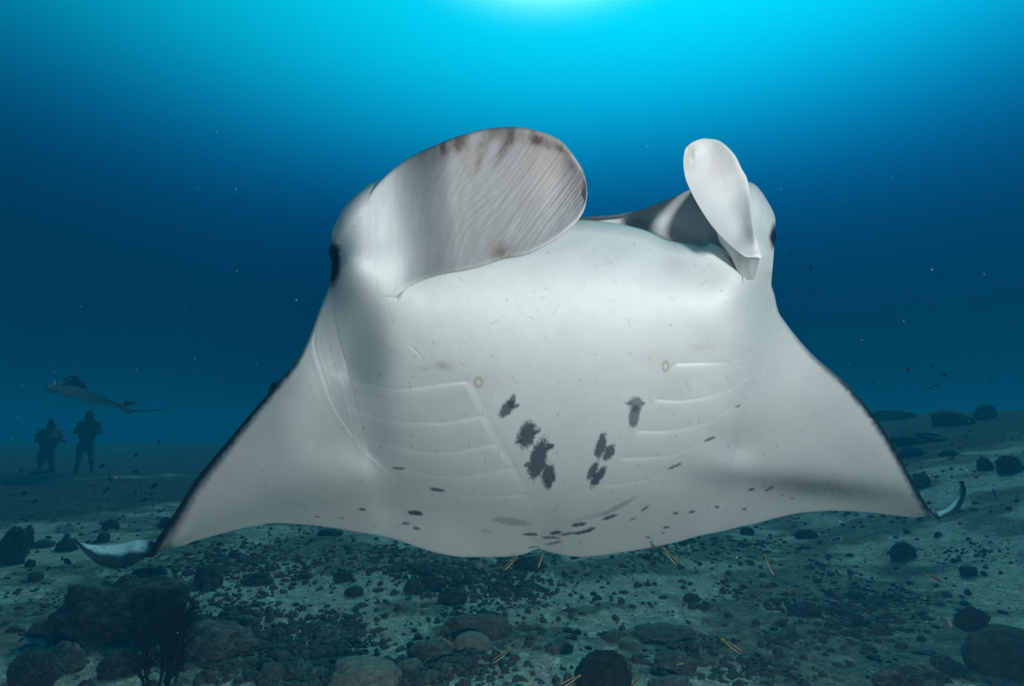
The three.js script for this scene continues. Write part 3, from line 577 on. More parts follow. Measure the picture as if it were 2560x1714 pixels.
    const tipw = Math.min(sstep(0, 8, uk), sstep(NC - 1, NC - 7, uk));
    const sgn = clamp(Math.min((uk - FLIP_L) / 0.8, (FLIP_R - uk) / 0.8), -1, 1);
    const thick = lerp(0.02, lerp(0.06, 0.16, sstep(9, 18, uk) * sstep(53, 46, uk)), tipw) + 0.16 * head + 0.14 * mouth;
    const pix = (v) => [fx(v), fy(v)];
    // front, from the rear edge to the front edge
    let d0 = 0;
    for (let j = NV; j >= 0; j--) {
      const v = j / NV, [px, py] = pix(v), edge = Math.hypot(px - lx, py - ly);
      let d = dep[i][j];
      const e = clamp(edge / R, 0, 1), rear = clamp(Math.hypot(px - tx, py - ty) / 7, 0, 1);
      d += r0 * (1 - Math.sqrt(1 - (1 - e) * (1 - e))) + 0.006 * (1 - Math.sqrt(1 - (1 - rear) * (1 - rear)));
      if (sgn < 1) d += (1 - sgn) * 0.5 * 0.02 * Math.sqrt(4 * v * (1 - v));
      d -= relief(px, py) * clamp(edge / 20, 0, 1) * clamp(sgn, 0, 1);
      V.copy(at(px, py, d)); pos.push(V.x, V.y, V.z);
      col.push(...belly(px, py, uk, edge));
      if (j === 0) d0 = d;
    }
    // mouth, from the lower lip inwards and up to the upper jaw
    const rimD = d0 + 0.17 * mouth;
    for (let k = 1; k <= NM; k++) {
      const t = k / NM, s = t * t * (3 - 2 * t);
      const px = lerp(lx, rx, s), py = lerp(ly, ry, s) + mouth * 26 * Math.sin(Math.PI * Math.min(1, t * 1.7)) * (1 - s);
      const d = lerp(d0, rimD, t) + mouth * 0.20 * Math.pow(Math.sin(Math.PI * Math.pow(t, 0.75)), 1.2);
      V.copy(at(px, py, d)); pos.push(V.x, V.y, V.z);
      col.push(0.62, 0.65, 0.65);
    }
    // back, from the upper jaw to the rear edge
    for (let k = 1; k <= NB; k++) {
      const v = k / NB, [bx, by] = pix(v), w = (1 - v) * (1 - v) * (1 - v);
      const px = bx + (rx - lx) * w, py = by + (ry - ly) * w, j = Math.min(NV, Math.round(v * NV));
      const sh = Math.sqrt(4 * v * (1 - v)) * (1 - 0.35 * v);
      const d = lerp(dep[i][j] + (1 - v) * r0, 0, 0) + (rimD - d0) * w + (sgn >= 0 ? sgn * thick * sh : sgn * 0.5 * 0.02 * sh) + (k === NB ? 0.006 : 0.006 * (1 - sh));
      V.copy(at(px, py, d)); pos.push(V.x, V.y, V.z);
      col.push(...back(px, py, uk, v));
    }
  }
  for (let i = 0; i < nu - 1; i++) for (let j = 0; j < rows - 1; j++) { const a = i * rows + j, b = a + 1, c = a + rows, d = c + 1; idx.push(a, c, b, b, c, d); }
  for (let i = 0; i < nu - 1; i++) { const a = i * rows + rows - 1, b = i * rows, c = a + rows, d = b + rows; idx.push(a, c, b, b, c, d); }
  return { geo: indexed(pos, idx, col), field };
})();
const MC = at(1380, 1000, 1.9);
manta.position.copy(MC);
const toManta = (g) => g.translate(-MC.x, -MC.y, -MC.z);
mesh('body', toManta(bodyParts.geo), skin, manta);

// ---- head lobes: leaf-shaped sheets between two edges, each edge running from the root to the tip
const resample = (pts) => { const L = [0]; for (let i = 1; i < pts.length; i++) L.push(L[i - 1] + Math.hypot(pts[i][0] - pts[i - 1][0], pts[i][1] - pts[i - 1][1])); const q = L.map((l) => l / L[L.length - 1]); return { x: pchip(q, pts.map((p) => p[0])), y: pchip(q, pts.map((p) => p[1])) }; };
function lobe(A, B, depth, bump, colour, outer, NS, NW, thick, root = () => 1) {
  const a = resample(A), b = resample(B), pos = [], col = [], idx = [], ring = 2 * (NW + 1);
  for (let i = 0; i <= NS; i++) {
    const s = 1 - Math.pow(1 - i / NS, 1.6);
    const ax = a.x(s), ay = a.y(s), bx = b.x(s), by = b.y(s), wide = Math.hypot(ax - bx, ay - by);
    for (let side = 0; side < 2; side++) for (let j = 0; j <= NW; j++) {
      const w0 = side ? 1 - j / NW : j / NW, w = 0.5 - 0.5 * Math.cos(Math.PI * w0) * (0.25) - 0.375 * (1 - 2 * w0);
      const px = lerp(ax, bx, w), py = lerp(ay, by, w), rim = Math.min(w, 1 - w) * wide, tipRim = (1 - s) * 520;
      const e = clamp(Math.min(rim, tipRim) / 14, 0, 1), half = thick * 0.5 * Math.sqrt(1 - (1 - e) * (1 - e)) * root(s);
      let d = depth(s, w, px, py);
      if (!side) d -= bump(s, w, px, py) * e;
      d += (side ? 1 : -1) * half;
      const V = at(px, py, d); pos.push(V.x, V.y, V.z);
      col.push(...(side ? outer(px, py) : colour(s, w, px, py)));
    }
  }
  for (let i = 0; i < NS; i++) for (let j = 0; j < ring; j++) { const p = i * ring + j, q = i * ring + (j + 1) % ring, r = p + ring, t = q + ring; idx.push(p, q, r, q, t, r); }
  return toManta(indexed(pos, idx, col));
}
const lobeSkin = new THREE.MeshPhysicalMaterial({ vertexColors: true, roughness: 0.55, specularIntensity: 0.35 });
const wrinkle = (px, py, ang, per) => { const c = Math.cos(ang), s = Math.sin(ang), a = px * c + py * s, b = -px * s + py * c; const w = 0.9 * noise(a * 0.006, b * 0.003, 2.2); const p = noise((a / per) * 1.9 + w, b * 0.004, 5.1); return Math.pow(1 - Math.abs(p) * 1.6, 3); };
{
  const A = [[906, 528], [931, 478], [955, 449], [980, 425], [1029, 390], [1087, 363], [1156, 337], [1225, 321], [1287, 317], [1338, 325], [1397, 349], [1435, 390], [1462, 438], [1469, 483]];
  const B = [[890, 734], [940, 744], [986, 742], [1010, 724], [1046, 705], [1097, 688], [1173, 674], [1232, 657], [1259, 648], [1307, 640], [1359, 617], [1407, 586], [1442, 555], [1462, 521], [1469, 483]];
  const top = pchip([0, 0.1, 0.19, 0.33, 0.52, 0.76, 1], [1.27, 1.205, 1.17, 1.09, 1.03, 0.97, 0.95]), low = pchip([0, 0.1, 0.19, 0.33, 0.52, 0.76, 1], [1.30, 1.190, 1.168, 1.11, 1.05, 0.985, 0.95]);
  const sheet = (s, w) => lerp(top(s), low(s), Math.pow(w, 2.4)) + 0.035 * Math.sin(Math.PI * w) * sstep(0.16, 0.42, s) * sstep(1, 0.75, s);
  // the root lies on the skin of the head and leaves it gradually
  const depth = (s, w, px, py) => lerp(bodyParts.field(px, py) + lerp(0.005, -0.0002, sstep(0, 0.15, s)), sheet(s, w), sstep(0.1, 0.4, s));
  const bump = (s, w, px, py) => {
    const lean = lerp(0.15, 0.62, sstep(0.1, 0.6, s)), k = sstep(0.02, 0.2, w) * sstep(1.02, 0.72, w);
    return 0.0009 * wrinkle(px, py, lean, 19) * (0.25 + 0.75 * sstep(0.25, 0.6, s)) * k + 0.0006 * wrinkle(px + 300, py, lean - 0.1, 40) + 0.0007 * fbm(px * 0.05, py * 0.03, 1, 2) + 0.004 * sstep(26, 4, (1 - s) * 500) ;
  };
  const colour = (s, w, px, py) => {
    const n1 = fbm(px * 0.008, py * 0.006, 6.1, 3), n2 = fbm(px * 0.035, py * 0.012, 3.1, 3), n3 = noise(px * 0.3, py * 0.1, 2.1);
    let c = mix3([0.5, 0.495, 0.49], [0.48, 0.42, 0.41], clamp(sstep(0.25, 0.8, s) * sstep(0.95, 0.2, w) + n1 * 0.8, 0, 1));
    c = mix3(WHITE, c, sstep(0.1, 0.36, s)).map((v) => v * (1 + 0.10 * n2 + 0.05 * n3));
    const streak = (x, y, rx, ry, lean, k, colr) => { const dy = py - y, dx = px - x + dy * lean, d = Math.pow(dx / rx, 2) + Math.pow(dy / ry, 2); if (d < 5) c = mix3(c, colr, clamp(k * Math.exp(-d) * (1 + 1.6 * n2 + 0.7 * n3), 0, 0.92)); };
    const br = [0.13, 0.085, 0.07];
    streak(1105, 375, 26, 34, 0.5, 0.75, br); streak(1148, 355, 30, 26, 0.4, 0.6, br); streak(1205, 355, 12, 30, 0.3, 0.5, br); streak(1206, 385, 10, 50, 0.35, 0.5, br); streak(1262, 370, 12, 40, 0.45, 0.55, br); streak(1275, 345, 14, 28, 0.3, 0.55, br);
    streak(1345, 350, 24, 14, 0, 0.85, [0.11, 0.07, 0.05]); streak(1375, 365, 16, 10, -0.4, 0.6, br); streak(1400, 372, 14, 12, -0.8, 0.6, br); streak(1428, 412, 10, 18, -0.5, 0.55, br); streak(1180, 400, 20, 40, 0.3, 0.3, [0.42, 0.3, 0.2]);
    streak(1260, 630, 26, 20, 0, 1.05, [0.2, 0.11, 0.09]); streak(1250, 615, 40, 30, 0, 0.35, [0.5, 0.42, 0.34]);
    const band = sstep(0.16, 0.03, w) * sstep(0.18, 0.4, s); c = mix3(c, br, 0.65 * band * clamp(0.5 + 2.2 * n2, 0, 1));
    return c;
  };
  const outer = () => [0.05, 0.055, 0.06];
  const m = mesh('cephalic_lobe', lobe(A, B, depth, bump, colour, outer, 220, 150, 0.02, (s) => 0.15 + 0.85 * sstep(0.03, 0.28, s)), lobeSkin, manta);
  m.userData.label = 'broad grey-pink wrinkled lobe with brown streaks along its rim';
}
{
  const A = [[1905, 640], [1901, 646], [1891, 641], [1871, 643], [1844, 627], [1815, 602], [1781, 565], [1752, 522], [1727, 476], [1713, 439], [1709, 406], [1713, 375], [1732, 355], [1757, 345]];
  const B = [[1908, 640], [1899, 620], [1889, 590], [1884, 565], [1878, 499], [1868, 446], [1853, 418], [1841, 393], [1818, 366], [1791, 349], [1757, 345]];
  const left = pchip([0, 0.1, 0.25, 0.5, 0.8, 1], [1.07, 1.06, 1.085, 1.14, 1.18, 1.185]), right = pchip([0, 0.1, 0.25, 0.5, 0.8, 1], [1.075, 1.08, 1.11, 1.15, 1.16, 1.185]);
  const depth = (s, w) => lerp(left(s), right(s), w) + 0.035 * Math.sin(Math.PI * Math.pow(w, 0.8)) * sstep(0, 0.3, s) * sstep(1, 0.8, s);
  const bump = (s, w, px, py) => 0.0004 * wrinkle(px, py, -0.45, 30) + 0.0006 * fbm(px * 0.06, py * 0.03, 1, 2);
  const colour = (s, w, px, py) => {
    const n2 = fbm(px * 0.05, py * 0.02, 8.1, 3), n3 = noise(px * 0.4, py * 0.12, 2.1);
    let c = [0.78, 0.775, 0.76].map((v) => v * (1 + 0.07 * n2 + 0.03 * n3));
    const d = Math.pow((px - 1785) / 26, 2) + Math.pow((py - 430) / 40, 2); c = mix3(c, [0.7, 0.5, 0.48], 0.25 * Math.exp(-d));
    const e = Math.pow((px - 1728) / 22, 2) + Math.pow((py - 385) / 34, 2); c = mix3(c, [0.33, 0.31, 0.26], clamp(0.5 * Math.exp(-e) * (1 + 2.5 * n2 + n3), 0, 0.7));
    return c;
  };
  const outer = () => [0.5, 0.52, 0.46];
  // grey underside of the lobe, running down to the corner of the mouth
  const pa = resample([[1790, 574], [1815, 601], [1844, 626], [1871, 641], [1900, 645]]), pb = resample([[1800, 606], [1828, 646], [1856, 698], [1880, 700], [1899, 652]]), up = [], ucol = [], uidx = [];
  for (let i = 0; i <= 40; i++) for (let j = 0; j <= 20; j++) { const q = i / 40, t = j / 20, V = at(lerp(pa.x(q), pb.x(q), t), lerp(pa.y(q), pb.y(q), t), lerp(lerp(1.135, 1.085, q), 1.255, Math.pow(t, 0.8)) - 0.012 * Math.sin(Math.PI * t)); up.push(V.x, V.y, V.z); ucol.push(0.56, 0.59, 0.55); }
  for (let i = 0; i < 40; i++) for (let j = 0; j < 20; j++) { const a = i * 21 + j, b = a + 1, c = a + 21, d = c + 1; uidx.push(a, b, c, b, d, c); }
  const m = mesh('cephalic_lobe', mergeGeometries([lobe(A, B, depth, bump, colour, outer, 160, 90, 0.012), toManta(indexed(up, uidx, ucol))]), lobeSkin, manta);
  m.userData.label = 'narrow bright white lobe curled upwards';
}
// eyes, a slim tail and the small fin at its root
{
  const eyeMat = new THREE.MeshPhysicalMaterial({ color: new THREE.Color().setRGB(0.008, 0.009, 0.011), roughness: 0.12, clearcoat: 0.6 });
  for (const [px, py, d] of [[838, 630, 1.335], [1924, 592, 1.42]]) { const e = mesh('eye', new THREE.SphereGeometry(0.021, 24, 16), eyeMat, manta); e.position.copy(at(px, py, d).sub(MC)); e.scale.set(0.7, 1.25, 1); }
  const dark = std({ color: new THREE.Color().setRGB(0.03, 0.034, 0.04), roughness: 0.7 });
  const a = at(1345, 1362, 2.62), b = a.clone().add(new THREE.Vector3(0.02, -0.08, -0.6)), c = a.clone().add(new THREE.Vector3(0.06, -0.02, -1.5));
  const tg = new THREE.TubeGeometry(new THREE.CatmullRomCurve3([a, b, c]), 60, 0.02, 10);
  const p = tg.attributes.position, ctr = new THREE.Vector3(), cv = new THREE.CatmullRomCurve3([a, b, c]);
  for (let i = 0; i <= 60; i++) { cv.getPointAt(i / 60, ctr); for (let k = 0; k <= 10; k++) { const n = i * 11 + k, s = 1 - 0.9 * i / 60; p.setXYZ(n, ctr.x + (p.getX(n) - ctr.x) * s, ctr.y + (p.getY(n) - ctr.y) * s, ctr.z + (p.getZ(n) - ctr.z) * s); } }
  tg.computeVertexNormals();
  mesh('tail', toManta(tg), dark, manta);
}
// ------------------------------------------------------------------ fish
// body of revolution squashed sideways, nose along +x; profile: [x from 0 (nose) to 1 (tail root), half height, half width] in lengths
function fishBody(profile, colour, nx = 36, nr = 18) {
  const H = pchip(profile.map((p) => p[0]), profile.map((p) => p[1])), Wd = pchip(profile.map((p) => p[0]), profile.map((p) => p[2])), C = pchip(profile.map((p) => p[0]), profile.map((p) => p[3] ?? 0));
  const pos = [], col = [], idx = [];
  for (let i = 0; i <= nx; i++) { const t = i / nx, h = Math.max(H(t), 1e-4), w = Math.max(Wd(t), 1e-4); for (let k = 0; k <= nr; k++) { const a = k / nr * 2 * Math.PI, y = Math.cos(a), z = Math.sin(a); pos.push(0.5 - t, C(t) + h * y, w * z); col.push(...colour(t, y, z)); } }
  for (let i = 0; i < nx; i++) for (let k = 0; k < nr; k++) { const a = i * (nr + 1) + k, b = a + 1, c = a + nr + 1, d = c + 1; idx.push(a, b, c, b, d, c); }
  return indexed(pos, idx, col);
}
function finGeometry(outline, thick = 0.006) { const s = new THREE.Shape(outline.map(([x, y]) => new THREE.Vector2(x, y))); return new THREE.ExtrudeGeometry(s, { depth: thick, bevelEnabled: true, bevelSize: thick * 0.4, bevelThickness: thick * 0.4, bevelSegments: 1 }).translate(0, 0, -thick / 2); }
const fishSkin = std({ vertexColors: true, roughness: 0.75 });
// places a fish: nose pixel, tail pixel, distance; the fish is as long as the two pixels are apart
function placeFish(o, nose, tail, d, roll = 0, away = 0) {
  const a = at(nose[0], nose[1], d), b = at(tail[0], tail[1], d + away), dir = a.clone().sub(b), len = dir.length();
  dir.normalize();
  const view = a.clone().sub(EYE).normalize(), side = new THREE.Vector3().crossVectors(dir, new THREE.Vector3(0, 1, 0)).normalize();
  const up = new THREE.Vector3().crossVectors(side, dir).normalize();
  o.setRotationFromMatrix(new THREE.Matrix4().makeBasis(dir, up, side));
  o.rotateX(roll);
  o.position.copy(a.add(b).multiplyScalar(0.5));
  o.scale.setScalar(len);
  return o;
}
function makeStriped() { // slender striped blenny
  const g = new THREE.Group();
  const prof = [[0, 0.014, 0.012], [0.06, 0.052, 0.035], [0.2, 0.082, 0.05], [0.45, 0.084, 0.048], [0.75, 0.056, 0.03], [0.92, 0.034, 0.014], [1, 0.026, 0.008]];
  const body = mesh('body', fishBody(prof, (t, y) => {
    if (y > 0.88) return [0.14, 0.13, 0.05];
    if (y > 0.66) return [0.5, 0.47, 0.28];
    if (y > -0.5) return [0.012, 0.012, 0.012];
    if (y > -0.8) return [0.62, 0.59, 0.36];
    return [0.3, 0.3, 0.27];
  }, 40, 40), fishSkin, g);
  const fin = std({ color: new THREE.Color().setRGB(0.16, 0.15, 0.07), roughness: 0.6 });
  mesh('dorsal_fin', finGeometry([[0.32, 0.05], [0.25, 0.09], [-0.3, 0.075], [-0.38, 0.035]]), fin, g);
  mesh('anal_fin', finGeometry([[0.0, -0.055], [-0.05, -0.085], [-0.33, -0.065], [-0.38, -0.03]]), fin, g);
  mesh('tail_fin', finGeometry([[-0.46, 0.02], [-0.56, 0.055], [-0.62, 0.05], [-0.62, -0.05], [-0.56, -0.055], [-0.46, -0.02]]), fin, g);
  return g;
}
function makeReefFish() { // small dark damselfish
  const g = new THREE.Group();
  const prof = [[0, 0.02, 0.015], [0.1, 0.12, 0.06], [0.35, 0.21, 0.085], [0.6, 0.18, 0.07], [0.85, 0.075, 0.03], [1, 0.055, 0.012]];
  mesh('body', fishBody(prof, (t, y) => mix3([0.02, 0.022, 0.03], [0.04, 0.042, 0.045], clamp(0.5 - y * 0.5, 0, 1)), 20, 14), fishSkin, g);
  const fin = std({ color: new THREE.Color().setRGB(0.02, 0.022, 0.028) });
  mesh('dorsal_fin', finGeometry([[0.2, 0.17], [0.1, 0.27], [-0.25, 0.24], [-0.34, 0.09]]), fin, g);
  mesh('anal_fin', finGeometry([[0.05, -0.19], [-0.1, -0.27], [-0.25, -0.22], [-0.34, -0.08]]), fin, g);
  mesh('tail_fin', finGeometry([[-0.45, 0.05], [-0.62, 0.17], [-0.72, 0.19], [-0.64, 0], [-0.72, -0.19], [-0.62, -0.17], [-0.45, -0.05]]), fin, g);
  return g;
}
function add(proto, name, label, category, group) { const o = proto.clone(); o.name = numbered(name); scene.add(o); return tag(o, label, category, group); }
{
  const proto = makeStriped();
  const lst = [ // nose, tail, label or nothing for the shared one
    [[1695, 1413], [1662, 1372], 'slim striped fish just off the right trailing edge pointing down to the turf'], [[1938, 1438], [1914, 1391], 'slim striped fish diving steeply between the two short striped fish'],
    [[2001, 1481], [1966, 1465], 'slim striped fish nearly level above the rubble bank'], [[1855, 1438], [1841, 1421], 'short striped fish with a pale belly over open turf'], [[1893, 1396], [1889, 1376], 'short striped fish hanging upright over open turf'],
    [[2356, 1455], [2315, 1433], 'striped fish with a bright white flank above the black fish'], [[1857, 1633], [1809, 1599], 'yellow-edged striped fish over the turf right of the layered slab'], [[1230, 1656], [1271, 1625], 'yellow-edged striped fish right of the pale dome coral'],
    [[1396, 1718], [1446, 1690], 'yellow-striped fish at the left foot of the black ball-shaped boulder'], [[1578, 1716], [1606, 1690], 'yellow-striped fish at the right foot of the black ball-shaped boulder'], [[1133, 1616], [1104, 1592], 'yellow-striped fish over the flat boulder left of the pale dome coral'],
    [[1257, 1425], [1291, 1393], 'dark striped fish slanting below the left pelvic fin'], [[1344, 1419], [1358, 1379], 'pale striped fish hanging below the notch between the pelvic fins'], [[1994, 1299], [1969, 1289], 'thin striped fish close under the right trailing edge'], [[1979, 1304], [1961, 1298], 'faint thin striped fish below another close under the right trailing edge'],
    [[2419, 1108], [2394, 1100], 'thin striped fish over the right-hand slope'], [[1844, 1500], [1835, 1488], 'tiny striped fish over the small rubble heap on open turf'], [[2330, 1281], [2339, 1265], 'tiny bright yellow-striped fish at the root of the right wing tip curl'],
  ];
  for (const [nose, tail, label] of lst) {
    const len = Math.hypot(nose[0] - tail[0], nose[1] - tail[1]);
    const floor = onFloor((nose[0] + tail[0]) / 2, Math.max(nose[1], tail[1]) + 6).d;
    const d = label.includes('curl') ? 2.28 : label.includes('pelvic') ? 2.48 : Math.min(floor * 0.82, 0.085 * F / len);
    placeFish(add(proto, 'striped_fish', label, 'fish', 'striped fish cruising over the rubble'), nose, tail, d, 0.15);
  }
  const dk = makeReefFish();
  const shared = 'small dark reef fish hovering in the dim water by the divers', right = 'small dark reef fish hovering above the right-hand slope';
  const dots = [[396, 1104, 14, 60], [338, 1137, 12, 30], [255, 1164, 16, 30], [341, 1178, 14, 10], [271, 1191, 14, 70], [276, 1201, 12, -60], [347, 1210, 16, 80], [385, 1214, 18, 30], [269, 1221, 12, 0], [338, 1229, 14, 60], [60, 1232, 15, 0], [88, 1252, 13, 10], [91, 1086, 12, 35], [234, 1227, 12, 80], [260, 1227, 12, -50], [360, 1249, 18, 30], [18, 1204, 14, 80], [52, 1176, 10, 30]];
  for (const [x, y, l, a] of dots) { const c = Math.cos(a * DEG) * l / 2, s = Math.sin(a * DEG) * l / 2; placeFish(add(dk, 'reef_fish', shared, 'fish', 'dark fish by the divers'), [x + c, y - s], [x - c, y + s], 7.6 + (x % 7) * 0.25, 0, 0.03); }
  const rdots = [[2184, 954, 11, 0], [2363, 937, 16, -35], [2271, 924, 14, -60], [2331, 915, 11, -30], [2325, 969, 12, -12], [2342, 964, 11, 0], [2140, 911, 9, -30], [2478, 952, 9, 20], [1977, 632, 9, 60], [2027, 667, 14, 70], [2200, 1035, 14, -25]];
  for (const [x, y, l, a] of rdots) { const c = Math.cos(a * DEG) * l / 2, s = Math.sin(a * DEG) * l / 2; placeFish(add(dk, 'reef_fish', right, 'fish', 'dark fish above the slope'), [x + c, y - s], [x - c, y + s], 7.2 + (x % 5) * 0.3, 0, 0.03); }
  const near = [
    [[178, 1409], [156, 1397], 'slim dark fish over the white sand patch'], [[16, 1449], [27, 1440], 'tiny dark fish at the edge of the white sand patch'], [[125, 1416], [114, 1424], 'small dark fish low over the white sand patch'], [[158, 1420], [159, 1430], 'small upright dark fish over the white sand patch'], [[45, 1604], [60, 1593], 'dark fish over the sand at the foot of the massive boulder'],
    [[192, 1716], [222, 1699], 'dark fish in front of the brown pitted rock'], [[535, 1678], [533, 1660], 'small dark fish pointing down beside the flat-topped boulder'], [[688, 955], [673, 975], 'dark fish peeping out behind the left leading edge'],
    [[610, 1525], [594, 1514], 'small bluish fish among rubble below the left wing'],
  ];
  for (const [nose, tail, label] of near) { const len = Math.hypot(nose[0] - tail[0], nose[1] - tail[1]), f = label.includes('leading') ? 2.6 : Math.min(onFloor(nose[0], Math.max(nose[1], tail[1]) + 5).d * 0.94, 0.11 * F / len * 1.6); placeFish(add(dk, 'reef_fish', label, 'fish', 'dark fish low over the sand'), nose, tail, f, 0, 0.02); }
  // black surgeonfish with a pale tail band
  const sg = thing('surgeonfish', 'plump black fish with a pale band across its tail beside the big smooth round boulder', 'fish');
  const prof = [[0, 0.03, 0.02, -0.02], [0.06, 0.10, 0.05, 0], [0.2, 0.235, 0.085, 0.01], [0.42, 0.27, 0.095, 0.0], [0.68, 0.215, 0.07, -0.01], [0.9, 0.085, 0.03, 0], [1, 0.06, 0.018, 0]];
  mesh('body', fishBody(prof, (t, y) => (t > 0.93 ? [0.06, 0.055, 0.03] : t < 0.16 ? [0.03, 0.032, 0.03] : [0.008, 0.009, 0.013]), 40, 24), fishSkin, sg);
  const bf = std({ color: new THREE.Color().setRGB(0.008, 0.009, 0.012) });
  mesh('dorsal_fin', finGeometry([[0.28, 0.2], [0.2, 0.29], [-0.1, 0.31], [-0.36, 0.2], [-0.42, 0.08]], 0.012), bf, sg);
  mesh('anal_fin', finGeometry([[0.12, -0.24], [0.02, -0.31], [-0.25, -0.27], [-0.4, -0.12], [-0.42, -0.07]], 0.012), bf, sg);
  mesh('pectoral_fin', finGeometry([[0.2, -0.02], [0.06, -0.02], [0.02, -0.1], [0.1, -0.13]], 0.01).translate(0, 0, 0.1), bf, sg);
  mesh('tail_band', finGeometry([[-0.49, 0.065], [-0.57, 0.1], [-0.59, 0.1], [-0.575, 0], [-0.59, -0.1], [-0.57, -0.1], [-0.49, -0.065]], 0.012), std({ color: new THREE.Color().setRGB(0.3, 0.4, 0.5) }), sg);
  mesh('tail_fin', finGeometry([[-0.575, 0.1], [-0.7, 0.2], [-0.76, 0.21], [-0.69, 0], [-0.76, -0.2], [-0.7, -0.19], [-0.575, -0.1], [-0.565, 0]], 0.01), std({ color: new THREE.Color().setRGB(0.10, 0.13, 0.15) }), sg);
  placeFish(sg, [2477, 1541], [2380, 1557], 2.75, 0, 0.03);
  // blue wrasse
  const wr = thing('wrasse', 'small blue fish with a pale side stripe hanging head up right of the wing tip', 'fish');
  mesh('body', fishBody([[0, 0.02, 0.015], [0.1, 0.12, 0.06], [0.35, 0.19, 0.08], [0.7, 0.11, 0.05], [1, 0.05, 0.012]], (t, y) => (y < 0.1 && y > -0.5 ? [0.35, 0.42, 0.45] : [0.03, 0.08, 0.22]), 24, 18), fishSkin, wr);
  const wf = std({ color: new THREE.Color().setRGB(0.04, 0.12, 0.28) });
  mesh('dorsal_fin', finGeometry([[0.25, 0.14], [0.1, 0.24], [-0.3, 0.16], [-0.4, 0.07]]), wf, wr);
  mesh('tail_fin', finGeometry([[-0.46, 0.04], [-0.68, 0.1], [-0.68, -0.1], [-0.46, -0.04]]), wf, wr);
  placeFish(wr, [2483, 1222], [2493, 1246], 3.4, 0, 0.03);
  const yl = thing('yellow_fish', 'tiny yellow-green fish above the rounded turf-covered rock', 'fish');
  mesh('body', fishBody([[0, 0.02, 0.015], [0.2, 0.14, 0.07], [0.5, 0.15, 0.06], [0.9, 0.06, 0.02], [1, 0.04, 0.01]], () => [0.34, 0.48, 0.03], 18, 12), fishSkin, yl);
  mesh('tail_fin', finGeometry([[-0.46, 0.04], [-0.66, 0.13], [-0.66, -0.13], [-0.46, -0.04]]), std({ color: new THREE.Color().setRGB(0.34, 0.48, 0.03) }), yl);
  placeFish(yl, [1710, 1657], [1695, 1660], onFloor(1703, 1664).d * 0.95);
  const y2 = yl.clone(); y2.name = numbered('yellow_fish'); scene.add(y2); tag(y2, 'tiny green fish over bare turf below the black fish', 'fish');
  placeFish(y2, [2386, 1608], [2377, 1602], onFloor(2381, 1608).d * 0.95);
}

// ------------------------------------------------------------------ a second manta, far off in the haze: the same animal, seen from its side
{
  const o = manta.clone(); o.name = numbered('manta_ray'); scene.add(o);
  tag(o, 'faint second manta ray gliding through the haze above the two divers', 'manta ray');
  o.children.forEach((c) => { c.userData = {}; });
  o.position.copy(at(235, 985, 15));
  o.rotation.set(0.35, -0.95, 0.25);
  o.scale.setScalar(0.95);
}

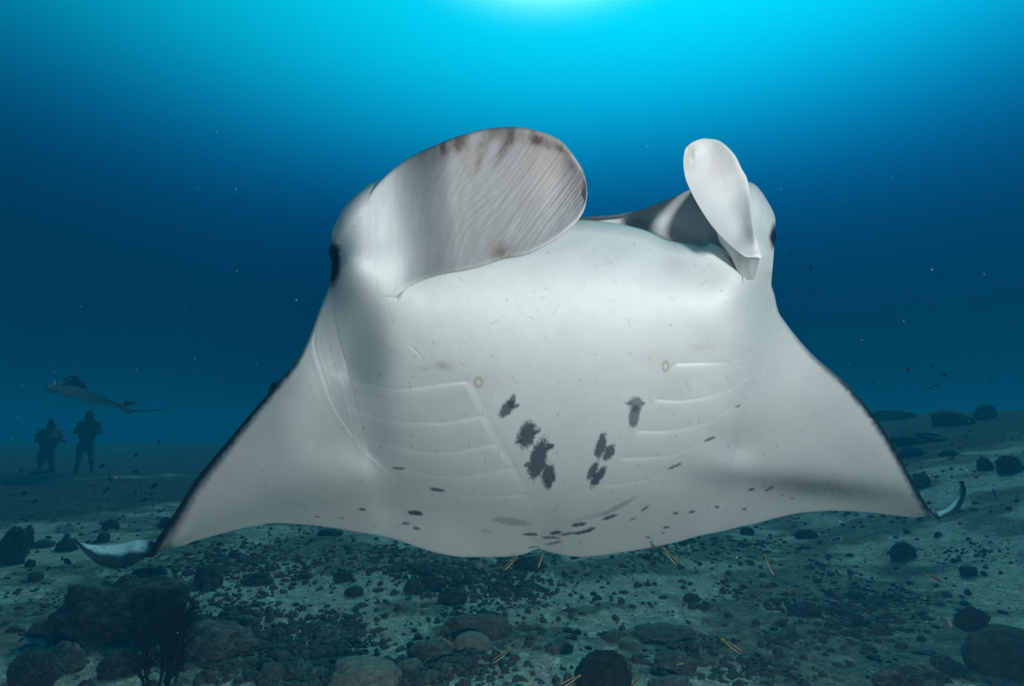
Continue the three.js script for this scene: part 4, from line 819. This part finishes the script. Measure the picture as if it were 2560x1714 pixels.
// ------------------------------------------------------------------ two divers
const suit = std({ color: new THREE.Color().setRGB(0.05, 0.09, 0.115), roughness: 0.8 }), gear = std({ color: new THREE.Color().setRGB(0.04, 0.075, 0.1), roughness: 0.6 }), steel = std({ color: new THREE.Color().setRGB(0.22, 0.25, 0.26), roughness: 0.4 });  // suit and gear tinted towards the water colour, painting in the haze
function makeDiver(pose) {
  const J = pose, bones = [
    [J.hip, J.chest, 0.15, 0.17], [J.chest, J.neck, 0.16, 0.075], [J.neck, J.head, 0.065, 0.095], [J.head, J.crown, 0.10, 0.095],
    [J.sl, J.el, 0.062, 0.05], [J.el, J.wl, 0.048, 0.034], [J.sr, J.er, 0.062, 0.05], [J.er, J.wr, 0.048, 0.034], [J.chest, J.sl, 0.13, 0.065], [J.chest, J.sr, 0.13, 0.065],
    [J.hl, J.kl, 0.095, 0.065], [J.kl, J.al, 0.06, 0.04], [J.hr, J.kr, 0.095, 0.065], [J.kr, J.ar, 0.06, 0.04], [J.hip, J.hl, 0.13, 0.1], [J.hip, J.hr, 0.13, 0.1], [J.wl, J.pl, 0.032, 0.036], [J.wr, J.pr, 0.032, 0.036], [J.al, J.tl, 0.042, 0.04], [J.ar, J.tr, 0.042, 0.04],
  ].map(([a, b, ra, rb]) => ({ a: new THREE.Vector3(...a), b: new THREE.Vector3(...b), ra, rb }));
  const res = 72, half = 1.0, mc = new MarchingCubes(res, suit, false, false, 60000), P = new THREE.Vector3(), ab = new THREE.Vector3(), ap = new THREE.Vector3();
  for (const b of bones) { b.ab = b.b.clone().sub(b.a); b.l2 = b.ab.lengthSq() + 1e-9; }
  for (let z = 0; z < res; z++) for (let y = 0; y < res; y++) for (let x = 0; x < res; x++) {
    P.set((x - res / 2) / (res / 2) * half, (y - res / 2) / (res / 2) * half + 0.85, (z - res / 2) / (res / 2) * half);
    let e = 0;
    for (const b of bones) { ap.copy(P).sub(b.a); const t = clamp(ap.dot(b.ab) / b.l2, 0, 1); const d = ap.addScaledVector(b.ab, -t).length() - lerp(b.ra, b.rb, t); e += Math.exp(-d * 38); }
    mc.field[x + y * res + z * res * res] = Math.log(e + 1e-30) / 38;
  }
  mc.isolation = 0; mc.update();
  const n = mc.count, g = new THREE.BufferGeometry(), q = new Float32Array(n * 3);
  for (let i = 0; i < n; i++) { q[i * 3] = mc.positionArray[i * 3] * half; q[i * 3 + 1] = mc.positionArray[i * 3 + 1] * half + 0.85; q[i * 3 + 2] = mc.positionArray[i * 3 + 2] * half; }
  g.setAttribute('position', new THREE.BufferAttribute(q, 3));
  let body = mergeVertices(g, 1e-4); body.computeVertexNormals(); body = body.toNonIndexed();
  const fingers = [];
  for (const [p, s] of [[J.pl, -1], [J.pr, 1]]) for (let k = 0; k < 5; k++) {
    const f = new THREE.CapsuleGeometry(0.009, k === 4 ? 0.045 : 0.06 + 0.012 * (k === 1 || k === 2), 4, 8); f.deleteAttribute('uv');
    f.rotateX(k === 4 ? 1.1 : 1.35 + 0.1 * k); if (k === 4) f.rotateY(-s * 0.9);
    f.translate(p[0] + (k === 4 ? -s * 0.045 : (k - 1.5) * 0.021), p[1] + (k === 4 ? 0.01 : -0.005), p[2] + (k === 4 ? 0.01 : 0.055)); fingers.push(f.toNonIndexed());
  }
  return mergeGeometries([body, ...fingers]);
}
function diver(label, px, py, turn, pose) {
  const g = thing('person', label, 'person', null, 'divers watching from the sea floor');
  const J = pose;
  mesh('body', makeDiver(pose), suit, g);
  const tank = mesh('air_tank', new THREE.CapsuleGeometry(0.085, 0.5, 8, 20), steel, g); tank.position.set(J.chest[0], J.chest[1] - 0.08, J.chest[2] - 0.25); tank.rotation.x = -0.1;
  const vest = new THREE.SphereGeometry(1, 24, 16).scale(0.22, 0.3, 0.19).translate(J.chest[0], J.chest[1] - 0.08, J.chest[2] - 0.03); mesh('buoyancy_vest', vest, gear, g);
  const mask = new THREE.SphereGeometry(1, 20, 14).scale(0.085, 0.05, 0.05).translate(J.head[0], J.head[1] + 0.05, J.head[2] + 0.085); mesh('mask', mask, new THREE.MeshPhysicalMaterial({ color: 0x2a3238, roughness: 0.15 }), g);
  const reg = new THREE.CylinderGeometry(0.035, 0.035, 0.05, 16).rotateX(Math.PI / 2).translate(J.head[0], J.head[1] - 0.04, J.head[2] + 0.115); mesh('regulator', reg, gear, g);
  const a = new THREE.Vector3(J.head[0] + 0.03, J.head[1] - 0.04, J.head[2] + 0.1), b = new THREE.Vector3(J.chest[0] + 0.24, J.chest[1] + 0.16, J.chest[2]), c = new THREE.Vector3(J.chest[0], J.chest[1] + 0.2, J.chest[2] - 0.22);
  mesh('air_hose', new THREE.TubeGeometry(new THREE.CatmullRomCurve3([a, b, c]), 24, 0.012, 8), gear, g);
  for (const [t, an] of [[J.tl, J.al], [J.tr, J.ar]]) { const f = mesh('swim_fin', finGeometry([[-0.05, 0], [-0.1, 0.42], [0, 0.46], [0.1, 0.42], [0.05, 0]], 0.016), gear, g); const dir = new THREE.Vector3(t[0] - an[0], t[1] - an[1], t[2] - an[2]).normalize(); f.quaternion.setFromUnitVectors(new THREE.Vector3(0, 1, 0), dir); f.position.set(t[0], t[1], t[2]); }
  const p = at(px, py, 15.5); g.position.set(p.x, Math.max(floorHeight(p.x, p.z), p.y), p.z); g.rotation.y = turn;
  return g;
}
{
  const kneel = { hip: [0, 0.52, -0.05], chest: [0, 0.95, 0], neck: [0, 1.2, 0.02], head: [0, 1.3, 0.05], crown: [0, 1.4, 0.04], sl: [-0.19, 1.12, 0], sr: [0.19, 1.12, 0], el: [-0.3, 0.9, 0.12], er: [0.3, 0.9, 0.12], wl: [-0.16, 0.92, 0.36], wr: [0.16, 0.92, 0.36], pl: [-0.13, 0.93, 0.42], pr: [0.13, 0.93, 0.42], hl: [-0.1, 0.48, -0.04], hr: [0.1, 0.48, -0.04], kl: [-0.14, 0.07, 0.12], kr: [0.14, 0.07, 0.12], al: [-0.13, 0.07, -0.3], ar: [0.13, 0.07, -0.3], tl: [-0.13, 0.05, -0.4], tr: [0.13, 0.05, -0.4] };
  const hover = { hip: [0, 0.78, -0.02], chest: [0, 1.18, 0.02], neck: [0, 1.42, 0.04], head: [0, 1.51, 0.07], crown: [0, 1.62, 0.06], sl: [-0.19, 1.34, 0.02], sr: [0.19, 1.34, 0.02], el: [-0.27, 1.12, 0.14], er: [0.27, 1.12, 0.14], wl: [-0.14, 1.16, 0.36], wr: [0.14, 1.16, 0.36], pl: [-0.11, 1.17, 0.42], pr: [0.11, 1.17, 0.42], hl: [-0.1, 0.72, -0.02], hr: [0.1, 0.72, -0.02], kl: [-0.13, 0.36, 0.14], kr: [0.16, 0.33, 0.1], al: [-0.15, 0.06, -0.1], ar: [0.2, 0.05, -0.12], tl: [-0.15, -0.02, -0.16], tr: [0.22, -0.03, -0.18] };
  diver('diver in a black wetsuit kneeling left of the other diver', 104, 1236, 0.9, kneel);
  diver('diver in a black wetsuit upright in the water right of the kneeling diver', 200, 1228, 0.7, hover);
}

// ------------------------------------------------------------------ black coral bush in front of the massive boulder
{
  const { p } = onFloor(398, 1722);
  const g = thing('black_coral', 'bushy black coral with fine twigs in front of the massive boulder', 'coral', p);
  const r = rng(31), mat = std({ color: new THREE.Color().setRGB(0.006, 0.007, 0.009), roughness: 0.9 }), stems = [], twigs = [];
  const tube = (a, b, ra, n = 5) => { const dir = b.clone().sub(a), L = dir.length(); const t = new THREE.CylinderGeometry(ra * 0.6, ra, L, n, 1, true).translate(0, L / 2, 0); t.deleteAttribute('uv'); t.applyQuaternion(new THREE.Quaternion().setFromUnitVectors(new THREE.Vector3(0, 1, 0), dir.normalize())); return t.translate(a.x, a.y, a.z); };
  function grow(a, dir, len, rad, level) {
    const segs = level > 1 ? 5 : 4; let p0 = a.clone(), d = dir.clone();
    for (let i = 0; i < segs; i++) {
      d.add(new THREE.Vector3((r() - 0.5) * 0.35, (r() - 0.35) * 0.25, (r() - 0.5) * 0.35)).normalize();
      const p1 = p0.clone().addScaledVector(d, len / segs);
      (level > 1 ? stems : twigs).push(tube(p0, p1, rad * (1 - 0.12 * i), level > 1 ? 7 : 4));
      if (level > 0) { const kids = level > 1 ? 2 : 3; for (let k = 0; k < kids; k++) { const s = d.clone().add(new THREE.Vector3((r() - 0.5) * 2.2, (r() - 0.25) * 1.2, (r() - 0.5) * 2.2)).normalize(); grow(p1, s, len * (level > 1 ? 0.5 : 0.42) * (0.7 + 0.5 * r()), rad * 0.5, level - 1); } }
      p0 = p1;
    }
  }
  const base = [[-0.05, 0.9, -0.3, 0.44, 3], [0.12, 1, -0.1, 0.40, 3], [-0.35, 0.8, 0, 0.34, 2], [0.02, 1, 0.1, 0.42, 3], [0.22, 0.9, 0.05, 0.36, 2], [-0.18, 1, 0.1, 0.38, 2], [0.3, 1.0, -0.1, 0.40, 2]];
  for (const [x, y, z, len, lev] of base) grow(new THREE.Vector3(x * 0.2, 0, z * 0.2), new THREE.Vector3(x, y, z).normalize(), len * 0.62, 0.010, lev);
  mesh('stem', mergeGeometries(stems), mat, g);
  const tw = mesh('twigs', mergeGeometries(twigs), mat, g); tw.userData.kind = 'stuff';
}

// ------------------------------------------------------------------ drifting specks in the water
{
  const r = rng(9), n = 1000, im = new THREE.InstancedMesh(new THREE.IcosahedronGeometry(1, 0), std({ color: 0x8fa0a0, roughness: 1 }), n), o = new THREE.Object3D();
  for (let i = 0; i < n; i++) {
    const d = 0.9 + 4.2 * r(), p = at(2560 * r(), 300 + 1350 * r(), d), s = 0.0005 + 0.0009 * r() * r();
    if (p.y < 0.15) p.y = 0.15 + r() * 0.5;
    o.position.copy(p); o.scale.set(s, s * (0.7 + 1.4 * r()), s); o.rotation.set(r() * 3, r() * 3, r() * 3); o.updateMatrix(); im.setMatrixAt(i, o.matrix);
  }
  im.name = 'plankton'; im.castShadow = im.receiveShadow = true;
  tag(im, 'pale specks drifting through the water', 'plankton', null, 'stuff');
  scene.add(im);
}
// ------------------------------------------------------------------ the photographer's two strobes on their arms, either side of the lens
for (const [x, power, label] of [[0.76, 18.2, 'black underwater strobe lamp with a round frosted front, firing at full power'], [-0.76, 1.5, 'black underwater strobe lamp with a round frosted front, firing at low power']]) {
  const pos = new THREE.Vector3(x, EYE.y - 0.32, 0.7), aim = at(1385 + x * 60, 1000, 1.6);
  const g = thing('dive_strobe', label, 'strobe', pos);
  g.lookAt(aim);
  const black = std({ color: 0x15171a, roughness: 0.5 });
  mesh('housing', new THREE.CylinderGeometry(0.06, 0.048, 0.16, 32).rotateX(Math.PI / 2).translate(0, 0, -0.09), black, g);
  mesh('collar', new THREE.TorusGeometry(0.062, 0.008, 12, 40), black, g);
  mesh('lamp_diffuser', new THREE.CylinderGeometry(0.056, 0.056, 0.012, 32).rotateX(Math.PI / 2), std({ color: 0xffffff, emissive: 0xeefff8, emissiveIntensity: 2 }), g);
  mesh('arm', new THREE.CylinderGeometry(0.012, 0.012, 0.35, 12).translate(0, -0.2, -0.1), black, g);
  const spot = new THREE.SpotLight(new THREE.Color().setRGB(0.92, 0.985, 0.985), power, 0, 60 * DEG, 0.7, 2);
  spot.name = 'strobe_beam';
  spot.position.copy(pos).add(aim.clone().sub(pos).normalize().multiplyScalar(0.02));
  spot.target.position.copy(aim);
  spot.castShadow = true; spot.shadow.radius = 3;
  scene.add(spot, spot.target);
}
renderer.render(scene, camera);
